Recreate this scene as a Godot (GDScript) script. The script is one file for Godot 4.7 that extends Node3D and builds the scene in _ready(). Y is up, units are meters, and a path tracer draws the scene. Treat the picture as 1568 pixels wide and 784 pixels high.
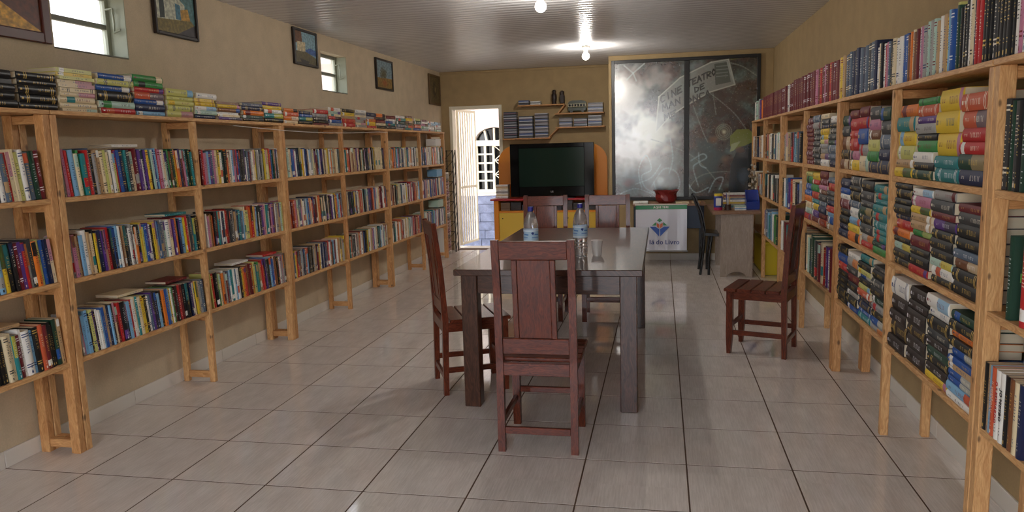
extends Node3D
# ------------------------------------------------------------------ room measures (metres)
const WL := -3.02      # left wall face
const WR := 1.29       # right wall face
const ZB := -10.35     # far wall face (door, television)
const ZM := -9.42      # face of the wall that carries the mural
const ZF := 1.7        # wall behind the camera
const HC := 2.49       # ceiling
const TILE := 0.45
const GX := -2.5883    # one floor joint along z
const GZ := -4.181     # one floor joint along x
var M := {}
var rng := RandomNumberGenerator.new()
var used := {}

# ------------------------------------------------------------------ mesh builder
class MB:
	var v := PackedVector3Array()
	var n := PackedVector3Array()
	var uv := PackedVector2Array()
	var ix := PackedInt32Array()
	var t := Transform3D.IDENTITY
	var off := Vector2.ZERO
	func face(p: Array, hint: Vector3, u: Array = [], nn: Array = []) -> void:
		var nor: Vector3 = (p[1] - p[0]).cross(p[2] - p[0])
		if nor.length() < 1e-12 and p.size() > 3:
			nor = (p[2] - p[0]).cross(p[3] - p[0])
		nor = nor.normalized()
		var flip := nor.dot(hint) < 0.0
		if flip:
			nor = -nor
		var b := v.size()
		for i in p.size():
			v.append(t * (p[i] as Vector3))
			n.append((t.basis * (nor if nn.is_empty() else (nn[i] as Vector3))).normalized())
			if u.is_empty():
				var q: Vector3 = p[i]
				var a := nor.abs()
				if a.y >= a.x and a.y >= a.z: uv.append(Vector2(q.x, q.z) + off)
				elif a.x >= a.z: uv.append(Vector2(q.z, q.y) + off)
				else: uv.append(Vector2(q.x, q.y) + off)
			else:
				uv.append(u[i])
		for i in range(1, p.size() - 1):
			if flip: ix.append_array([b, b + i, b + i + 1])
			else: ix.append_array([b, b + i + 1, b + i])
	func gface(p: Array, hint: Vector3, g: int) -> void:      # uv: u runs along axis g (the grain)
		var u := []
		for q in p:
			var o := [0, 1, 2]
			o.erase(g)
			u.append(Vector2(q[g], q[o[0]] + q[o[1]]) + off)
		face(p, hint, u)
	func box(a: Vector3, b: Vector3, bev := 0.0, grain := -1) -> void:
		var lo := a.min(b)
		var hi := a.max(b)
		var s := hi - lo
		var g := grain
		if g < 0: g = s.max_axis_index()
		bev = min(bev, s[s.min_axis_index()] * 0.45)
		var c := (lo + hi) * 0.5
		var h := s * 0.5
		var hb := h - Vector3.ONE * bev
		for ax in 3:
			var p := (ax + 1) % 3
			var q := (ax + 2) % 3
			for sg in [-1.0, 1.0]:
				var pts := []
				for k in [[-1, -1], [1, -1], [1, 1], [-1, 1]]:
					var w := Vector3.ZERO
					w[ax] = sg * h[ax]
					w[p] = k[0] * hb[p]
					w[q] = k[1] * hb[q]
					pts.append(c + w)
				var hn := Vector3.ZERO
				hn[ax] = sg
				gface(pts, hn, g)
			if bev > 0.0:
				for k in [[-1, -1], [1, -1], [1, 1], [-1, 1]]:      # edges parallel to ax
					var e := []
					for m in [[-1, 0], [1, 0], [1, 1], [-1, 1]]:
						var w := Vector3.ZERO
						w[ax] = m[0] * hb[ax]
						w[p] = k[0] * (h[p] if m[1] == 0 else hb[p])
						w[q] = k[1] * (hb[q] if m[1] == 0 else h[q])
						e.append(c + w)
					var hn := Vector3.ZERO
					hn[p] = k[0]
					hn[q] = k[1]
					gface(e, hn, g)
		if bev > 0.0:
			for i in 8:
				var sg := Vector3(1 if i & 1 else -1, 1 if i & 2 else -1, 1 if i & 4 else -1)
				var tri := []
				for ax in 3:
					var w := hb
					w[ax] = h[ax]
					tri.append(c + w * sg)
				gface(tri, sg, g)
	# outline in the plane across axis ax, pushed from d0 to d1
	func prism(pts: Array, ax: int, d0: float, d1: float, grain := 1) -> void:
		var p := (ax + 1) % 3
		var q := (ax + 2) % 3
		var cen := Vector2.ZERO
		for k in pts: cen += k
		cen /= pts.size()
		var mk := func(k: Vector2, d: float) -> Vector3:
			var w := Vector3.ZERO
			w[ax] = d
			w[p] = k.x
			w[q] = k.y
			return w
		var hn := Vector3.ZERO
		hn[ax] = 1
		var tri := Geometry2D.triangulate_polygon(PackedVector2Array(pts))
		for i in range(0, tri.size(), 3):
			gface([mk.call(pts[tri[i]], d1), mk.call(pts[tri[i + 1]], d1), mk.call(pts[tri[i + 2]], d1)], hn * signf(d1 - d0), grain)
			gface([mk.call(pts[tri[i]], d0), mk.call(pts[tri[i + 1]], d0), mk.call(pts[tri[i + 2]], d0)], hn * signf(d0 - d1), grain)
		var area := 0.0
		for i in pts.size():
			var a: Vector2 = pts[i]
			var b: Vector2 = pts[(i + 1) % pts.size()]
			area += a.cross(b)
		for i in pts.size():
			var a: Vector2 = pts[i]
			var b: Vector2 = pts[(i + 1) % pts.size()]
			var o := Vector2(b.y - a.y, a.x - b.x) * signf(area)
			gface([mk.call(a, d0), mk.call(b, d0), mk.call(b, d1), mk.call(a, d1)], mk.call(o, 0.0), grain)
	func lathe(prof: Array, c: Vector3, seg := 16) -> void:       # prof: Vector2(radius, y)
		for i in prof.size() - 1:
			var a: Vector2 = prof[i]
			var b: Vector2 = prof[i + 1]
			var d := (b - a)
			var pn := Vector2(d.y, -d.x).normalized()
			for s in seg:
				var a0 := TAU * s / seg
				var a1 := TAU * (s + 1) / seg
				var e0 := Vector3(cos(a0), 0, sin(a0))
				var e1 := Vector3(cos(a1), 0, sin(a1))
				var n0 := e0 * pn.x + Vector3.UP * pn.y
				var n1 := e1 * pn.x + Vector3.UP * pn.y
				var u0 := float(s) / seg
				var u1 := float(s + 1) / seg
				var P := [c + e0 * a.x + Vector3.UP * a.y, c + e1 * a.x + Vector3.UP * a.y, c + e1 * b.x + Vector3.UP * b.y, c + e0 * b.x + Vector3.UP * b.y]
				var U := [Vector2(u0, float(i) / prof.size()), Vector2(u1, float(i) / prof.size()), Vector2(u1, float(i + 1) / prof.size()), Vector2(u0, float(i + 1) / prof.size())]
				if a.x < 1e-6: face([P[0], P[2], P[3]], n0 + n1, [U[0], U[2], U[3]], [n0, n1, n0])
				elif b.x < 1e-6: face([P[0], P[1], P[2]], n0 + n1, [U[0], U[1], U[2]], [n0, n1, n1])
				else: face(P, n0 + n1, U, [n0, n1, n1, n0])
	func tube(pts: Array, r: float, seg := 6) -> void:
		for i in pts.size() - 1:
			var a: Vector3 = pts[i]
			var b: Vector3 = pts[i + 1]
			var d := (b - a).normalized()
			var s := d.cross(Vector3.UP if absf(d.y) < 0.9 else Vector3.RIGHT).normalized()
			var w := d.cross(s)
			for k in seg:
				var a0 := TAU * k / seg
				var a1 := TAU * (k + 1) / seg
				var e0 := s * cos(a0) + w * sin(a0)
				var e1 := s * cos(a1) + w * sin(a1)
				face([a + e0 * r, a + e1 * r, b + e1 * r, b + e0 * r], e0 + e1, [Vector2(0, 0), Vector2(1, 0), Vector2(1, 1), Vector2(0, 1)], [e0, e1, e1, e0])
	func bar(a: Vector3, b: Vector3, w: float, d: float) -> void:   # square bar between two points
		var z := (b - a).normalized()
		var x := z.cross(Vector3.UP if absf(z.y) < 0.9 else Vector3.RIGHT).normalized()
		var y := z.cross(x)
		var keep := t
		t = t * Transform3D(Basis(x, y, z), (a + b) * 0.5)
		var l := (b - a).length()
		box(Vector3(-w / 2, -d / 2, -l / 2), Vector3(w / 2, d / 2, l / 2), min(w, d) * 0.12, 2)
		t = keep
	func add_to(m: ArrayMesh) -> ArrayMesh:
		var ar := []
		ar.resize(Mesh.ARRAY_MAX)
		ar[Mesh.ARRAY_VERTEX] = v
		ar[Mesh.ARRAY_NORMAL] = n
		ar[Mesh.ARRAY_TEX_UV] = uv
		ar[Mesh.ARRAY_INDEX] = ix
		m.add_surface_from_arrays(Mesh.PRIMITIVE_TRIANGLES, ar)
		return m
	func mesh() -> ArrayMesh:
		return add_to(ArrayMesh.new())

# ------------------------------------------------------------------ scene helpers
func numbered(called: String) -> String:
	var k: int = used.get(called, 0)
	used[called] = k + 1
	return called if k == 0 else "%s_%03d" % [called, k]

func meta(o: Node, label: String, category: String, group := "", kind := "") -> void:
	if label: o.set_meta("label", label)
	if category: o.set_meta("category", category)
	if group: o.set_meta("group", group)
	if kind: o.set_meta("kind", kind)

func thing(called: String, label: String, category: String, at := Vector3.ZERO, turn := 0.0, group := "") -> Node3D:
	var o := Node3D.new()
	o.name = numbered(called)
	add_child(o)
	o.position = at
	o.rotation.y = turn
	meta(o, label, category, group)
	return o

func struct(called: String, label := "") -> Node3D:
	var o := Node3D.new()
	o.name = numbered(called)
	add_child(o)
	o.set_meta("kind", "structure")
	if label: o.set_meta("label", label)
	return o

func part(called: String, mb: MB, m: Material, parent: Node, label := "") -> MeshInstance3D:
	return pm(called, mb.mesh(), m, parent, label)

func pm(called: String, mesh: Mesh, m: Material, parent: Node, label := "") -> MeshInstance3D:
	var o := MeshInstance3D.new()
	o.name = called
	o.mesh = mesh
	if m: o.material_override = m
	parent.add_child(o, true)
	if label: o.set_meta("label", label)
	return o

func pbox(called: String, parent: Node, m: Material, a: Vector3, b: Vector3, bev := 0.002, label := "", grain := -1) -> MeshInstance3D:
	var k := MB.new()
	k.off = Vector2(rng.randf() * 5.0, rng.randf() * 5.0)
	k.box(a, b, bev, grain)
	return part(called, k, m, parent, label)

func text(called: String, parent: Node, s: String, h: float, m: Material, xf: Transform3D, bold := false, center := true) -> MeshInstance3D:
	var tm := TextMesh.new()
	var f := SystemFont.new()
	f.font_names = PackedStringArray(["Droid Sans"])
	if bold: f.font_weight = 700
	tm.font = f
	tm.text = s
	tm.font_size = 64
	tm.pixel_size = h / 46.0
	tm.depth = 0.0006
	tm.curve_step = 2.0
	tm.horizontal_alignment = HORIZONTAL_ALIGNMENT_CENTER if center else HORIZONTAL_ALIGNMENT_LEFT
	var o := pm(called, tm, m, parent)
	o.transform = xf
	return o

# ------------------------------------------------------------------ materials
func mat(c: Color, rough := 0.6, metal := 0.0) -> StandardMaterial3D:
	var m := StandardMaterial3D.new()
	m.albedo_color = c
	m.roughness = rough
	m.metallic = metal
	return m

func c8(r: int, g: int, b: int) -> Color:
	return Color(r / 255.0, g / 255.0, b / 255.0)

func noise(seed_: int, f: float, oct := 3) -> FastNoiseLite:
	var n := FastNoiseLite.new()
	n.seed = seed_
	n.frequency = f
	n.noise_type = FastNoiseLite.TYPE_SIMPLEX
	n.fractal_octaves = oct
	return n

# grain runs along u; one image covers `span` metres
func wood(dark: Color, light: Color, span: float, rough: float, seed_: int, knots := 0, clear := 0.0) -> StandardMaterial3D:
	var S := 512
	var im := Image.create(S, S, true, Image.FORMAT_RGB8)
	var a := noise(seed_, 1.0, 4)
	var b := noise(seed_ + 7, 1.0, 2)
	var kn := []
	var r := RandomNumberGenerator.new()
	r.seed = seed_
	for i in knots: kn.append([r.randf() * S, r.randf() * S, r.randf_range(3.0, 7.0)])
	for y in S:
		for x in S:
			var warp := b.get_noise_2d(x * 0.006, y * 0.02) * 14.0
			var g := a.get_noise_2d(x * 0.004, (y + warp) * 0.075) * 0.55 + a.get_noise_2d(x * 0.02 + 90.0, y * 0.55) * 0.45
			var k := clampf(0.5 + g * 0.9, 0.0, 1.0)
			var col := dark.lerp(light, k)
			for q in kn:
				var d: float = Vector2((x - q[0]) * 0.5, y - q[1]).length() / q[2]
				if d < 1.6: col = col.lerp(dark * 0.55, clampf(1.6 - d, 0.0, 1.0) * 0.8)
			im.set_pixel(x, y, col)
	im.generate_mipmaps()
	var m := StandardMaterial3D.new()
	m.albedo_texture = ImageTexture.create_from_image(im)
	m.uv1_scale = Vector3(1.0 / span, 1.0 / span, 1)
	m.roughness = rough
	m.metallic_specular = 0.5 if clear <= 0.0 else 0.3
	if clear > 0.0:
		m.clearcoat_enabled = true
		m.clearcoat = clear
		m.clearcoat_roughness = 0.07
	return m

func plaster(c: Color, seed_: int, amount: float, rough := 0.85) -> StandardMaterial3D:
	var S := 512
	var im := Image.create(S, S, true, Image.FORMAT_RGB8)
	var a := noise(seed_, 0.012, 4)
	var b := noise(seed_ + 3, 0.2, 2)
	for y in S:
		for x in S:
			var k := 1.0 + amount * (a.get_noise_2d(x, y) * 0.7 + b.get_noise_2d(x, y) * 0.5)
			im.set_pixel(x, y, Color(c.r * k, c.g * k, c.b * k))
	im.generate_mipmaps()
	var m := StandardMaterial3D.new()
	m.albedo_texture = ImageTexture.create_from_image(im)
	m.uv1_scale = Vector3(0.7, 0.7, 1)
	m.roughness = rough
	return m

func materials() -> void:
	M.wall = plaster(c8(172, 148, 108), 5, 0.05)
	M.wall_left = plaster(c8(204, 186, 157), 6, 0.05)
	M.pine = wood(c8(186, 132, 80), c8(230, 186, 130), 0.55, 0.55, 11, 5)
	M.pine2 = wood(c8(172, 116, 66), c8(218, 168, 112), 0.5, 0.55, 23, 4)
	M.maho = wood(c8(66, 27, 16), c8(122, 58, 36), 0.4, 0.32, 31, 0, 0.25)
	M.table = wood(c8(48, 27, 18), c8(90, 55, 38), 0.5, 0.3, 41, 0, 0.35)
	M.deskwood = wood(c8(150, 134, 120), c8(178, 162, 148), 0.6, 0.5, 53)
	M.desktop = wood(c8(128, 92, 66), c8(158, 120, 90), 0.6, 0.45, 59)
	M.page = mat(c8(214, 200, 172), 0.9)
	M.grout = mat(c8(84, 62, 44), 0.95)
	# ceramic floor tile: fine streaks that run away from the camera
	var S := 512
	var im := Image.create(S, S, true, Image.FORMAT_RGB8)
	var a := noise(71, 1.0, 3)
	for y in S:
		for x in S:
			var k := a.get_noise_2d(x * 0.16, y * 0.008) * 0.5 + a.get_noise_2d(x * 0.5 + 50.0, y * 0.03) * 0.35 + a.get_noise_2d(x * 0.01, y * 0.006 + 9.0) * 0.35
			var col := c8(212, 203, 195).lerp(c8(234, 226, 219), clampf(0.5 + k * 0.9, 0, 1))
			im.set_pixel(x, y, col)
	im.generate_mipmaps()
	var tm := StandardMaterial3D.new()
	tm.albedo_texture = ImageTexture.create_from_image(im)
	tm.uv1_scale = Vector3(1.4, 0.9, 1)
	tm.roughness = 0.06
	tm.metallic_specular = 0.65
	M.tile = tm
	M.skirt = mat(c8(228, 222, 212), 0.3)
	M.pvc = mat(c8(214, 213, 214), 0.24)
	M.white = mat(c8(232, 230, 222), 0.5)
	M.black = mat(c8(16, 16, 17), 0.35)
	M.gloss_black = mat(c8(7, 7, 8), 0.1)
	M.gloss_black.metallic_specular = 0.25
	M.steel = mat(c8(120, 122, 108), 0.5)
	M.steel_light = mat(c8(158, 162, 142), 0.55)
	M.gatewhite = mat(c8(236, 228, 206), 0.5)
	M.orange = mat(c8(226, 138, 24), 0.4)
	M.yellow = mat(c8(222, 182, 62), 0.45)
	M.redlam = mat(c8(170, 30, 40), 0.35)
	var pl := mat(Color(0.95, 0.96, 0.95, 0.35), 0.1)
	pl.transparency = BaseMaterial3D.TRANSPARENCY_ALPHA
	M.pane = pl

# ------------------------------------------------------------------ books
const CODE := "kdnbltgeyormpiwcsahuvzqx"
const RGB := [[24, 24, 26], [60, 61, 63], [28, 38, 74], [36, 84, 160], [128, 178, 214], [38, 128, 132], [60, 142, 72], [24, 62, 46], [226, 192, 52], [222, 122, 44], [186, 38, 40], [108, 28, 36], [92, 56, 132], [192, 124, 152], [236, 233, 226], [226, 208, 170], [162, 160, 156], [188, 154, 112], [122, 76, 46], [46, 34, 29], [202, 200, 116], [86, 102, 122], [176, 204, 190], [202, 92, 58]]
const CNAME := ["black", "charcoal", "navy", "blue", "light-blue", "teal", "green", "dark-green", "yellow", "orange", "red", "maroon", "purple", "pink", "white", "cream", "grey", "tan", "brown", "dark-brown", "lime", "slate", "pale-green", "rust"]
const AC := 16
const CW := 128
const CH := 204

func atlas() -> void:
	var im := Image.create(2048, 2048, true, Image.FORMAT_RGB8)
	var r := RandomNumberGenerator.new()
	r.seed = 99
	for i in 144:
		var x0 := (i % AC) * CW
		var y0 := (i / AC) * CH
		var ci := i / 6
		var b := c8(RGB[ci][0], RGB[ci][1], RGB[ci][2])
		var d := i % 6
		var lum := b.get_luminance()
		var ink: Color = [c8(236, 228, 208), c8(214, 180, 90), c8(230, 230, 235)][r.randi() % 3] if lum < 0.45 else [c8(30, 28, 34), c8(120, 30, 34), c8(30, 52, 104)][r.randi() % 3]
		var oc: Array = RGB[r.randi() % 24]
		var alt := c8(oc[0], oc[1], oc[2])
		im.fill_rect(Rect2i(x0, y0, CW, CH), b)
		var W := CW - 20
		if d == 1: im.fill_rect(Rect2i(x0, y0 + 8, W, r.randi_range(26, 60)), alt)
		if d == 2: im.fill_rect(Rect2i(x0, y0 + CH - r.randi_range(50, 90), W, 44), alt)
		if d == 3:
			for k in [16, 26, 150, 160]: im.fill_rect(Rect2i(x0, y0 + k, W, 4), ink)
		if d == 4: im.fill_rect(Rect2i(x0, y0, W, 100), b.lerp(alt, 0.75))
		if d == 5: im.fill_rect(Rect2i(x0, y0 + CH - 44, W, 26), c8(236, 234, 228))
		# lettering-like strokes that run along the spine, title then author
		var pos := y0 + r.randi_range(34, 60)
		for line in [[pos, r.randi_range(50, 84), 36, 72], [y0 + 158, r.randi_range(14, 26), 44, 64]]:
			var yy: int = line[0]
			while yy < line[0] + line[1]:
				var l := r.randi_range(3, 6)
				im.fill_rect(Rect2i(x0 + line[2], yy, line[3] - line[2], 2), ink)
				if r.randf() < 0.6: im.fill_rect(Rect2i(x0 + (line[2] if r.randf() < 0.5 else line[3] - 6), yy, 6, l), ink)
				yy += l + (r.randi_range(2, 8))
		if r.randf() < 0.5: im.fill_rect(Rect2i(x0 + 42, y0 + CH - 22, 24, 10), ink)
	im.generate_mipmaps()
	var tx := ImageTexture.create_from_image(im)
	var m := StandardMaterial3D.new()
	m.albedo_texture = tx
	m.roughness = 0.36
	M.cover = m
	var m2 := m.duplicate() as StandardMaterial3D
	m2.roughness = 0.6
	M.cloth = m2

# spine faces +x at x = 0, height along y from 0, thickness along z centred
func book_cover(k: MB, t: float, h: float, d: float, cell: int, bulge: float) -> void:
	var u0 := float((cell % AC) * CW) / 2048.0
	var v0 := float((cell / AC) * CH) / 2048.0
	var du := float(CW - 20) / 2048.0
	var dv := float(CH) / 2048.0
	var pu := Vector2(u0 + du + 10.0 / 2048.0, v0 + dv * 0.5)
	var plain := [pu, pu, pu, pu]
	var seg := 4 if bulge > 0.001 else 1
	var th := 0.0018
	var z := t / 2
	for i in seg:
		var q := []
		var un := []
		var nn := []
		for e in [[i, 0], [i + 1, 0], [i + 1, 1], [i, 1]]:
			var f: float = float(e[0]) / seg
			q.append(Vector3(bulge * (1.0 - pow(2.0 * f - 1.0, 2)), e[1] * h, z - t * f))
			un.append(Vector2(u0 + du * (0.03 + 0.94 * f), v0 + dv * (0.98 - 0.96 * e[1])))
			nn.append(Vector3(1, 0, -(2.0 * f - 1.0) * (0.7 if seg > 1 else 0.0)).normalized())
		k.face(q, Vector3.RIGHT, un, nn)
		for y in [0.0, h]:
			k.face([Vector3(-th, y, z - t * float(i) / seg), Vector3(-th, y, z - t * float(i + 1) / seg), Vector3(q[1].x, y, q[1].z), Vector3(q[0].x, y, q[0].z)], Vector3(0, y - h / 2, 0), plain)
	for s in [-1.0, 1.0]:
		var zo: float = s * z
		var zi: float = s * (z - th)
		k.face([Vector3(0, 0, zo), Vector3(0, h, zo), Vector3(-d, h, zo), Vector3(-d, 0, zo)], Vector3(0, 0, s), plain)
		k.face([Vector3(-d, 0, zo), Vector3(-d, h, zo), Vector3(-d, h, zi), Vector3(-d, 0, zi)], Vector3.LEFT, plain)
		for y in [0.0, h]:
			k.face([Vector3(0, y, zo), Vector3(0, y, zi), Vector3(-d, y, zi), Vector3(-d, y, zo)], Vector3(0, y - h / 2, 0), plain)
		k.face([Vector3(0, 0, zi), Vector3(0, h, zi), Vector3(-d, h, zi), Vector3(-d, 0, zi)], Vector3(0, 0, -s), plain)

func book_pages(k: MB, t: float, h: float, d: float, ins: float) -> void:
	k.box(Vector3(-d + ins, ins, -t / 2 + 0.0019), Vector3(-0.002, h - ins, t / 2 - 0.0019))

func cell_of(ch: String, r: RandomNumberGenerator, plain := false) -> int:
	var i := CODE.find(ch)
	if i < 0: i = 0
	var d := r.randi() % 6
	if plain: d = 0 if d < 4 else 3
	return i * 6 + d

func cname(ch: String) -> String:
	return CNAME[maxi(0, CODE.find(ch))]

func book(called: String, xf: Transform3D, t: float, h: float, d: float, cell: int, hard: bool, label: String, group: String) -> Node3D:
	var o := Node3D.new()
	o.name = numbered(called)
	add_child(o)
	o.transform = xf
	meta(o, label, "book", group)
	var a := MB.new()
	book_cover(a, t, h, d, cell, min(0.006, t * 0.14) if (hard or t > 0.02) else 0.0)
	part("cover", a, M.cloth if hard else M.cover, o)
	var b := MB.new()
	book_pages(b, t, h, d, 0.003 if hard else 0.0012)
	part("pages", b, M.page, o)
	return o

const ORD := ["first", "second", "third", "fourth", "fifth", "sixth", "seventh", "eighth", "ninth", "tenth", "eleventh", "twelfth", "thirteenth", "fourteenth", "fifteenth", "sixteenth", "seventeenth", "eighteenth", "nineteenth"]
func ordinal(i: int) -> String:
	if i < 19: return ORD[i]
	var n := i + 1
	if n > 100: return "hundred-and-" + ordinal(n - 101)
	if n == 100: return "hundredth"
	var tens: Array = ["twentieth", "thirtieth", "fortieth", "fiftieth", "sixtieth", "seventieth", "eightieth", "ninetieth"]
	var pre: Array = ["twenty", "thirty", "forty", "fifty", "sixty", "seventy", "eighty", "ninety"]
	return tens[n / 10 - 2] if n % 10 == 0 else "%s-%s" % [pre[n / 10 - 2], ORD[n % 10 - 1]]

func thick(t: float) -> String:
	return "very thin" if t < 0.0125 else ("thin" if t < 0.02 else ("medium-thick" if t < 0.034 else "thick"))

# a row of standing books. side -1: left wall (spines face +x, row runs from near to far); +1: right wall (row runs from far to near)
# z0 -> z1 in photo order from left to right
var stuff_cover: MB
var stuff_pages: MB
func stand_row(side: int, x: float, y: float, z0: float, z1: float, codes: String, hmin: float, hmax: float, lean: float, seed_: int, opt := {}) -> void:
	var r := RandomNumberGenerator.new()
	r.seed = seed_
	var n := codes.length()
	var ws := []
	var tot := 0.0
	for i in n:
		var w := r.randf_range(0.6, 1.5)
		if r.randf() < 0.12: w *= 1.5
		ws.append(w)
		tot += w
	var dirz := signf(z1 - z0)
	var tallest := hmax
	var room: float = absf(z1 - z0) - tallest * sin(absf(lean))
	var z: float = z0
	# a row whose tops lean back to z0 needs the free space there
	if lean > 0.0: z += dirz * tallest * sin(lean)
	var dmax: float = opt.get("d", 0.145)
	for i in n:
		var pitch: float = ws[i] / tot * room
		var t: float = pitch * cos(lean) - 0.0009
		var h := r.randf_range(hmin, hmax)
		if r.randf() < 0.3: h = lerpf(hmin, hmax, 0.6)
		var d := minf(dmax, h * r.randf_range(0.66, 0.72))
		var xx: float = x - side * 0.0 + side * r.randf_range(0.0, 0.012)
		var cell := cell_of(codes[i], r, opt.get("hard", false) or r.randf() < 0.4)
		# pivot: the bottom edge on the side the top leans to
		var la: float = lean * (-dirz)          # rotation about world x that tips the top towards z0
		var b := Basis(Vector3.RIGHT, la)
		var zp: float = z + (0.0 if lean >= 0.0 else dirz * pitch)
		var base := Vector3(xx, y, zp)
		var sgn: float = (dirz if lean >= 0.0 else -dirz)
		var c := base + b * Vector3(0, 0, sgn * t / 2.0)
		var bb := b * (Basis.IDENTITY if side < 0 else Basis(Vector3.UP, PI))
		var xf := Transform3D(bb, c)
		if opt.get("stuff", false):
			stuff_cover.t = xf
			stuff_pages.t = xf
			book_cover(stuff_cover, t, h, d, cell, 0.0)
			book_pages(stuff_pages, t, h, d, 0.0012)
		else:
			var lab := "%s %s %s, %s from the left %s" % [thick(t), cname(codes[i]), opt.get("word", "paperback"), ordinal(i + opt.get("first", 0)), opt.where]
			book(opt.get("name", "paperback"), xf, t, h, d, cell, opt.get("hard", false), lab, opt.group)
		z += dirz * pitch

# flat piles, spines to the room. list: photo order left to right, each a string from top to bottom
func piles(side: int, x: float, y: float, z0: float, z1: float, list: Array, hts: Array, seed_: int, opt: Dictionary) -> void:
	var r := RandomNumberGenerator.new()
	r.seed = seed_
	var n := list.size()
	var step := (z1 - z0) / n
	var total: int = opt.get("total", n)
	for i in n:
		var s: String = list[i]
		var zc := z0 + step * (i + 0.5)
		var ws := []
		var tot := 0.0
		for j in s.length():
			var w := r.randf_range(0.7, 1.35)
			ws.append(w)
			tot += w
		var yy := y
		for j in range(s.length() - 1, -1, -1):
			var t: float = ws[j] / tot * hts[i] * opt.get("grow", 1.0)
			var h := absf(step) * r.randf_range(0.88, 0.955)
			var d := minf(opt.get("d", 0.15), h * r.randf_range(0.66, 0.74))
			var slack := (absf(step) - h) * 0.5 - 0.002
			var xx := x + side * r.randf_range(0.0, 0.014)
			# thickness upwards; spine to the room
			var B := Basis(Vector3(1, 0, 0), Vector3(0, 0, -1), Vector3(0, 1, 0))
			if side > 0: B = Basis(Vector3(-1, 0, 0), Vector3(0, 0, 1), Vector3(0, 1, 0))
			var zs := zc + (h / 2 if side < 0 else -h / 2) + r.randf_range(-slack, slack)
			var xf := Transform3D(B, Vector3(xx, yy + t / 2, zs))
			var k := s.length() - 1 - j
			var lab := "%s %s %s, %s from the bottom, %s pile %s" % [thick(t), cname(s[j]), opt.word, ordinal(k), ordinal(i), opt.where]
			book(opt.name, xf, t - 0.0006, h, d, cell_of(s[j], r, "kdumzn".contains(s[j])), opt.get("hard", false), lab, opt.group)
			yy += t

# ------------------------------------------------------------------ bookcases
const SH := [1.2465, 0.853, 0.462]      # top faces of the three shelf boards
const TOP := 1.655
func bookcase(side: int, z_near: float, z_mid: float, z_far: float, label: String) -> void:
	var xf := -2.78 if side < 0 else 1.035      # front faces of the posts
	var s := float(side)
	var o := thing("bookcase", label, "bookcase", Vector3(xf + s * 0.11, 0, (z_near + z_far) * 0.5), 0, "pine bookcases along the walls")
	var q := -o.position
	var back := xf + s * 0.222
	var fr := [[z_near, -1, 0.04, 0.05], [z_mid, 0, 0.03, 0.038], [z_far, 1, 0.04, 0.05]]
	for f in fr:
		var za: float = f[0] + (0.0 if f[1] <= 0 else f[2]) - (f[2] / 2 if f[1] == 0 else 0.0)
		var zb: float = za + f[2] * (1.0 if f[1] == 0 else -1.0)
		if f[1] == 1:
			za = f[0] + f[2]
			zb = f[0]
		var m: Material = M.pine if (rng.randf() < 0.6) else M.pine2
		pbox("post", o, m, q + Vector3(xf, 0, za), q + Vector3(xf + s * f[3], TOP - 0.02, zb), 0.003)
		pbox("post", o, m, q + Vector3(back - s * f[3], 0, za), q + Vector3(back, TOP - 0.02, zb), 0.003)
		for y in [SH[0] - 0.045, SH[1] - 0.045, SH[2] - 0.045, TOP - 0.045] + ([0.05] if side < 0 else []):
			pbox("rung", o, M.pine2, q + Vector3(xf + s * (f[3] + 0.0005), y - (0.022 if y < 0.1 else 0.018), za - signf(za - zb) * 0.005), q + Vector3(back - s * (f[3] + 0.0005), y + 0.02, zb + signf(za - zb) * 0.005), 0.002)
	for bay in [[z_near - 0.0405, z_mid + 0.0155], [z_mid - 0.0155, z_far + 0.0405]]:
		for y in SH:
			pbox("shelf_board", o, M.pine, q + Vector3(xf + s * 0.004, y - 0.024, bay[0]), q + Vector3(back, y, bay[1]), 0.002)
	pbox("top_board", o, M.pine, q + Vector3(xf - s * 0.006, TOP - 0.0195, z_near - 0.002), q + Vector3(back, TOP, z_far + 0.002), 0.002)

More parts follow.
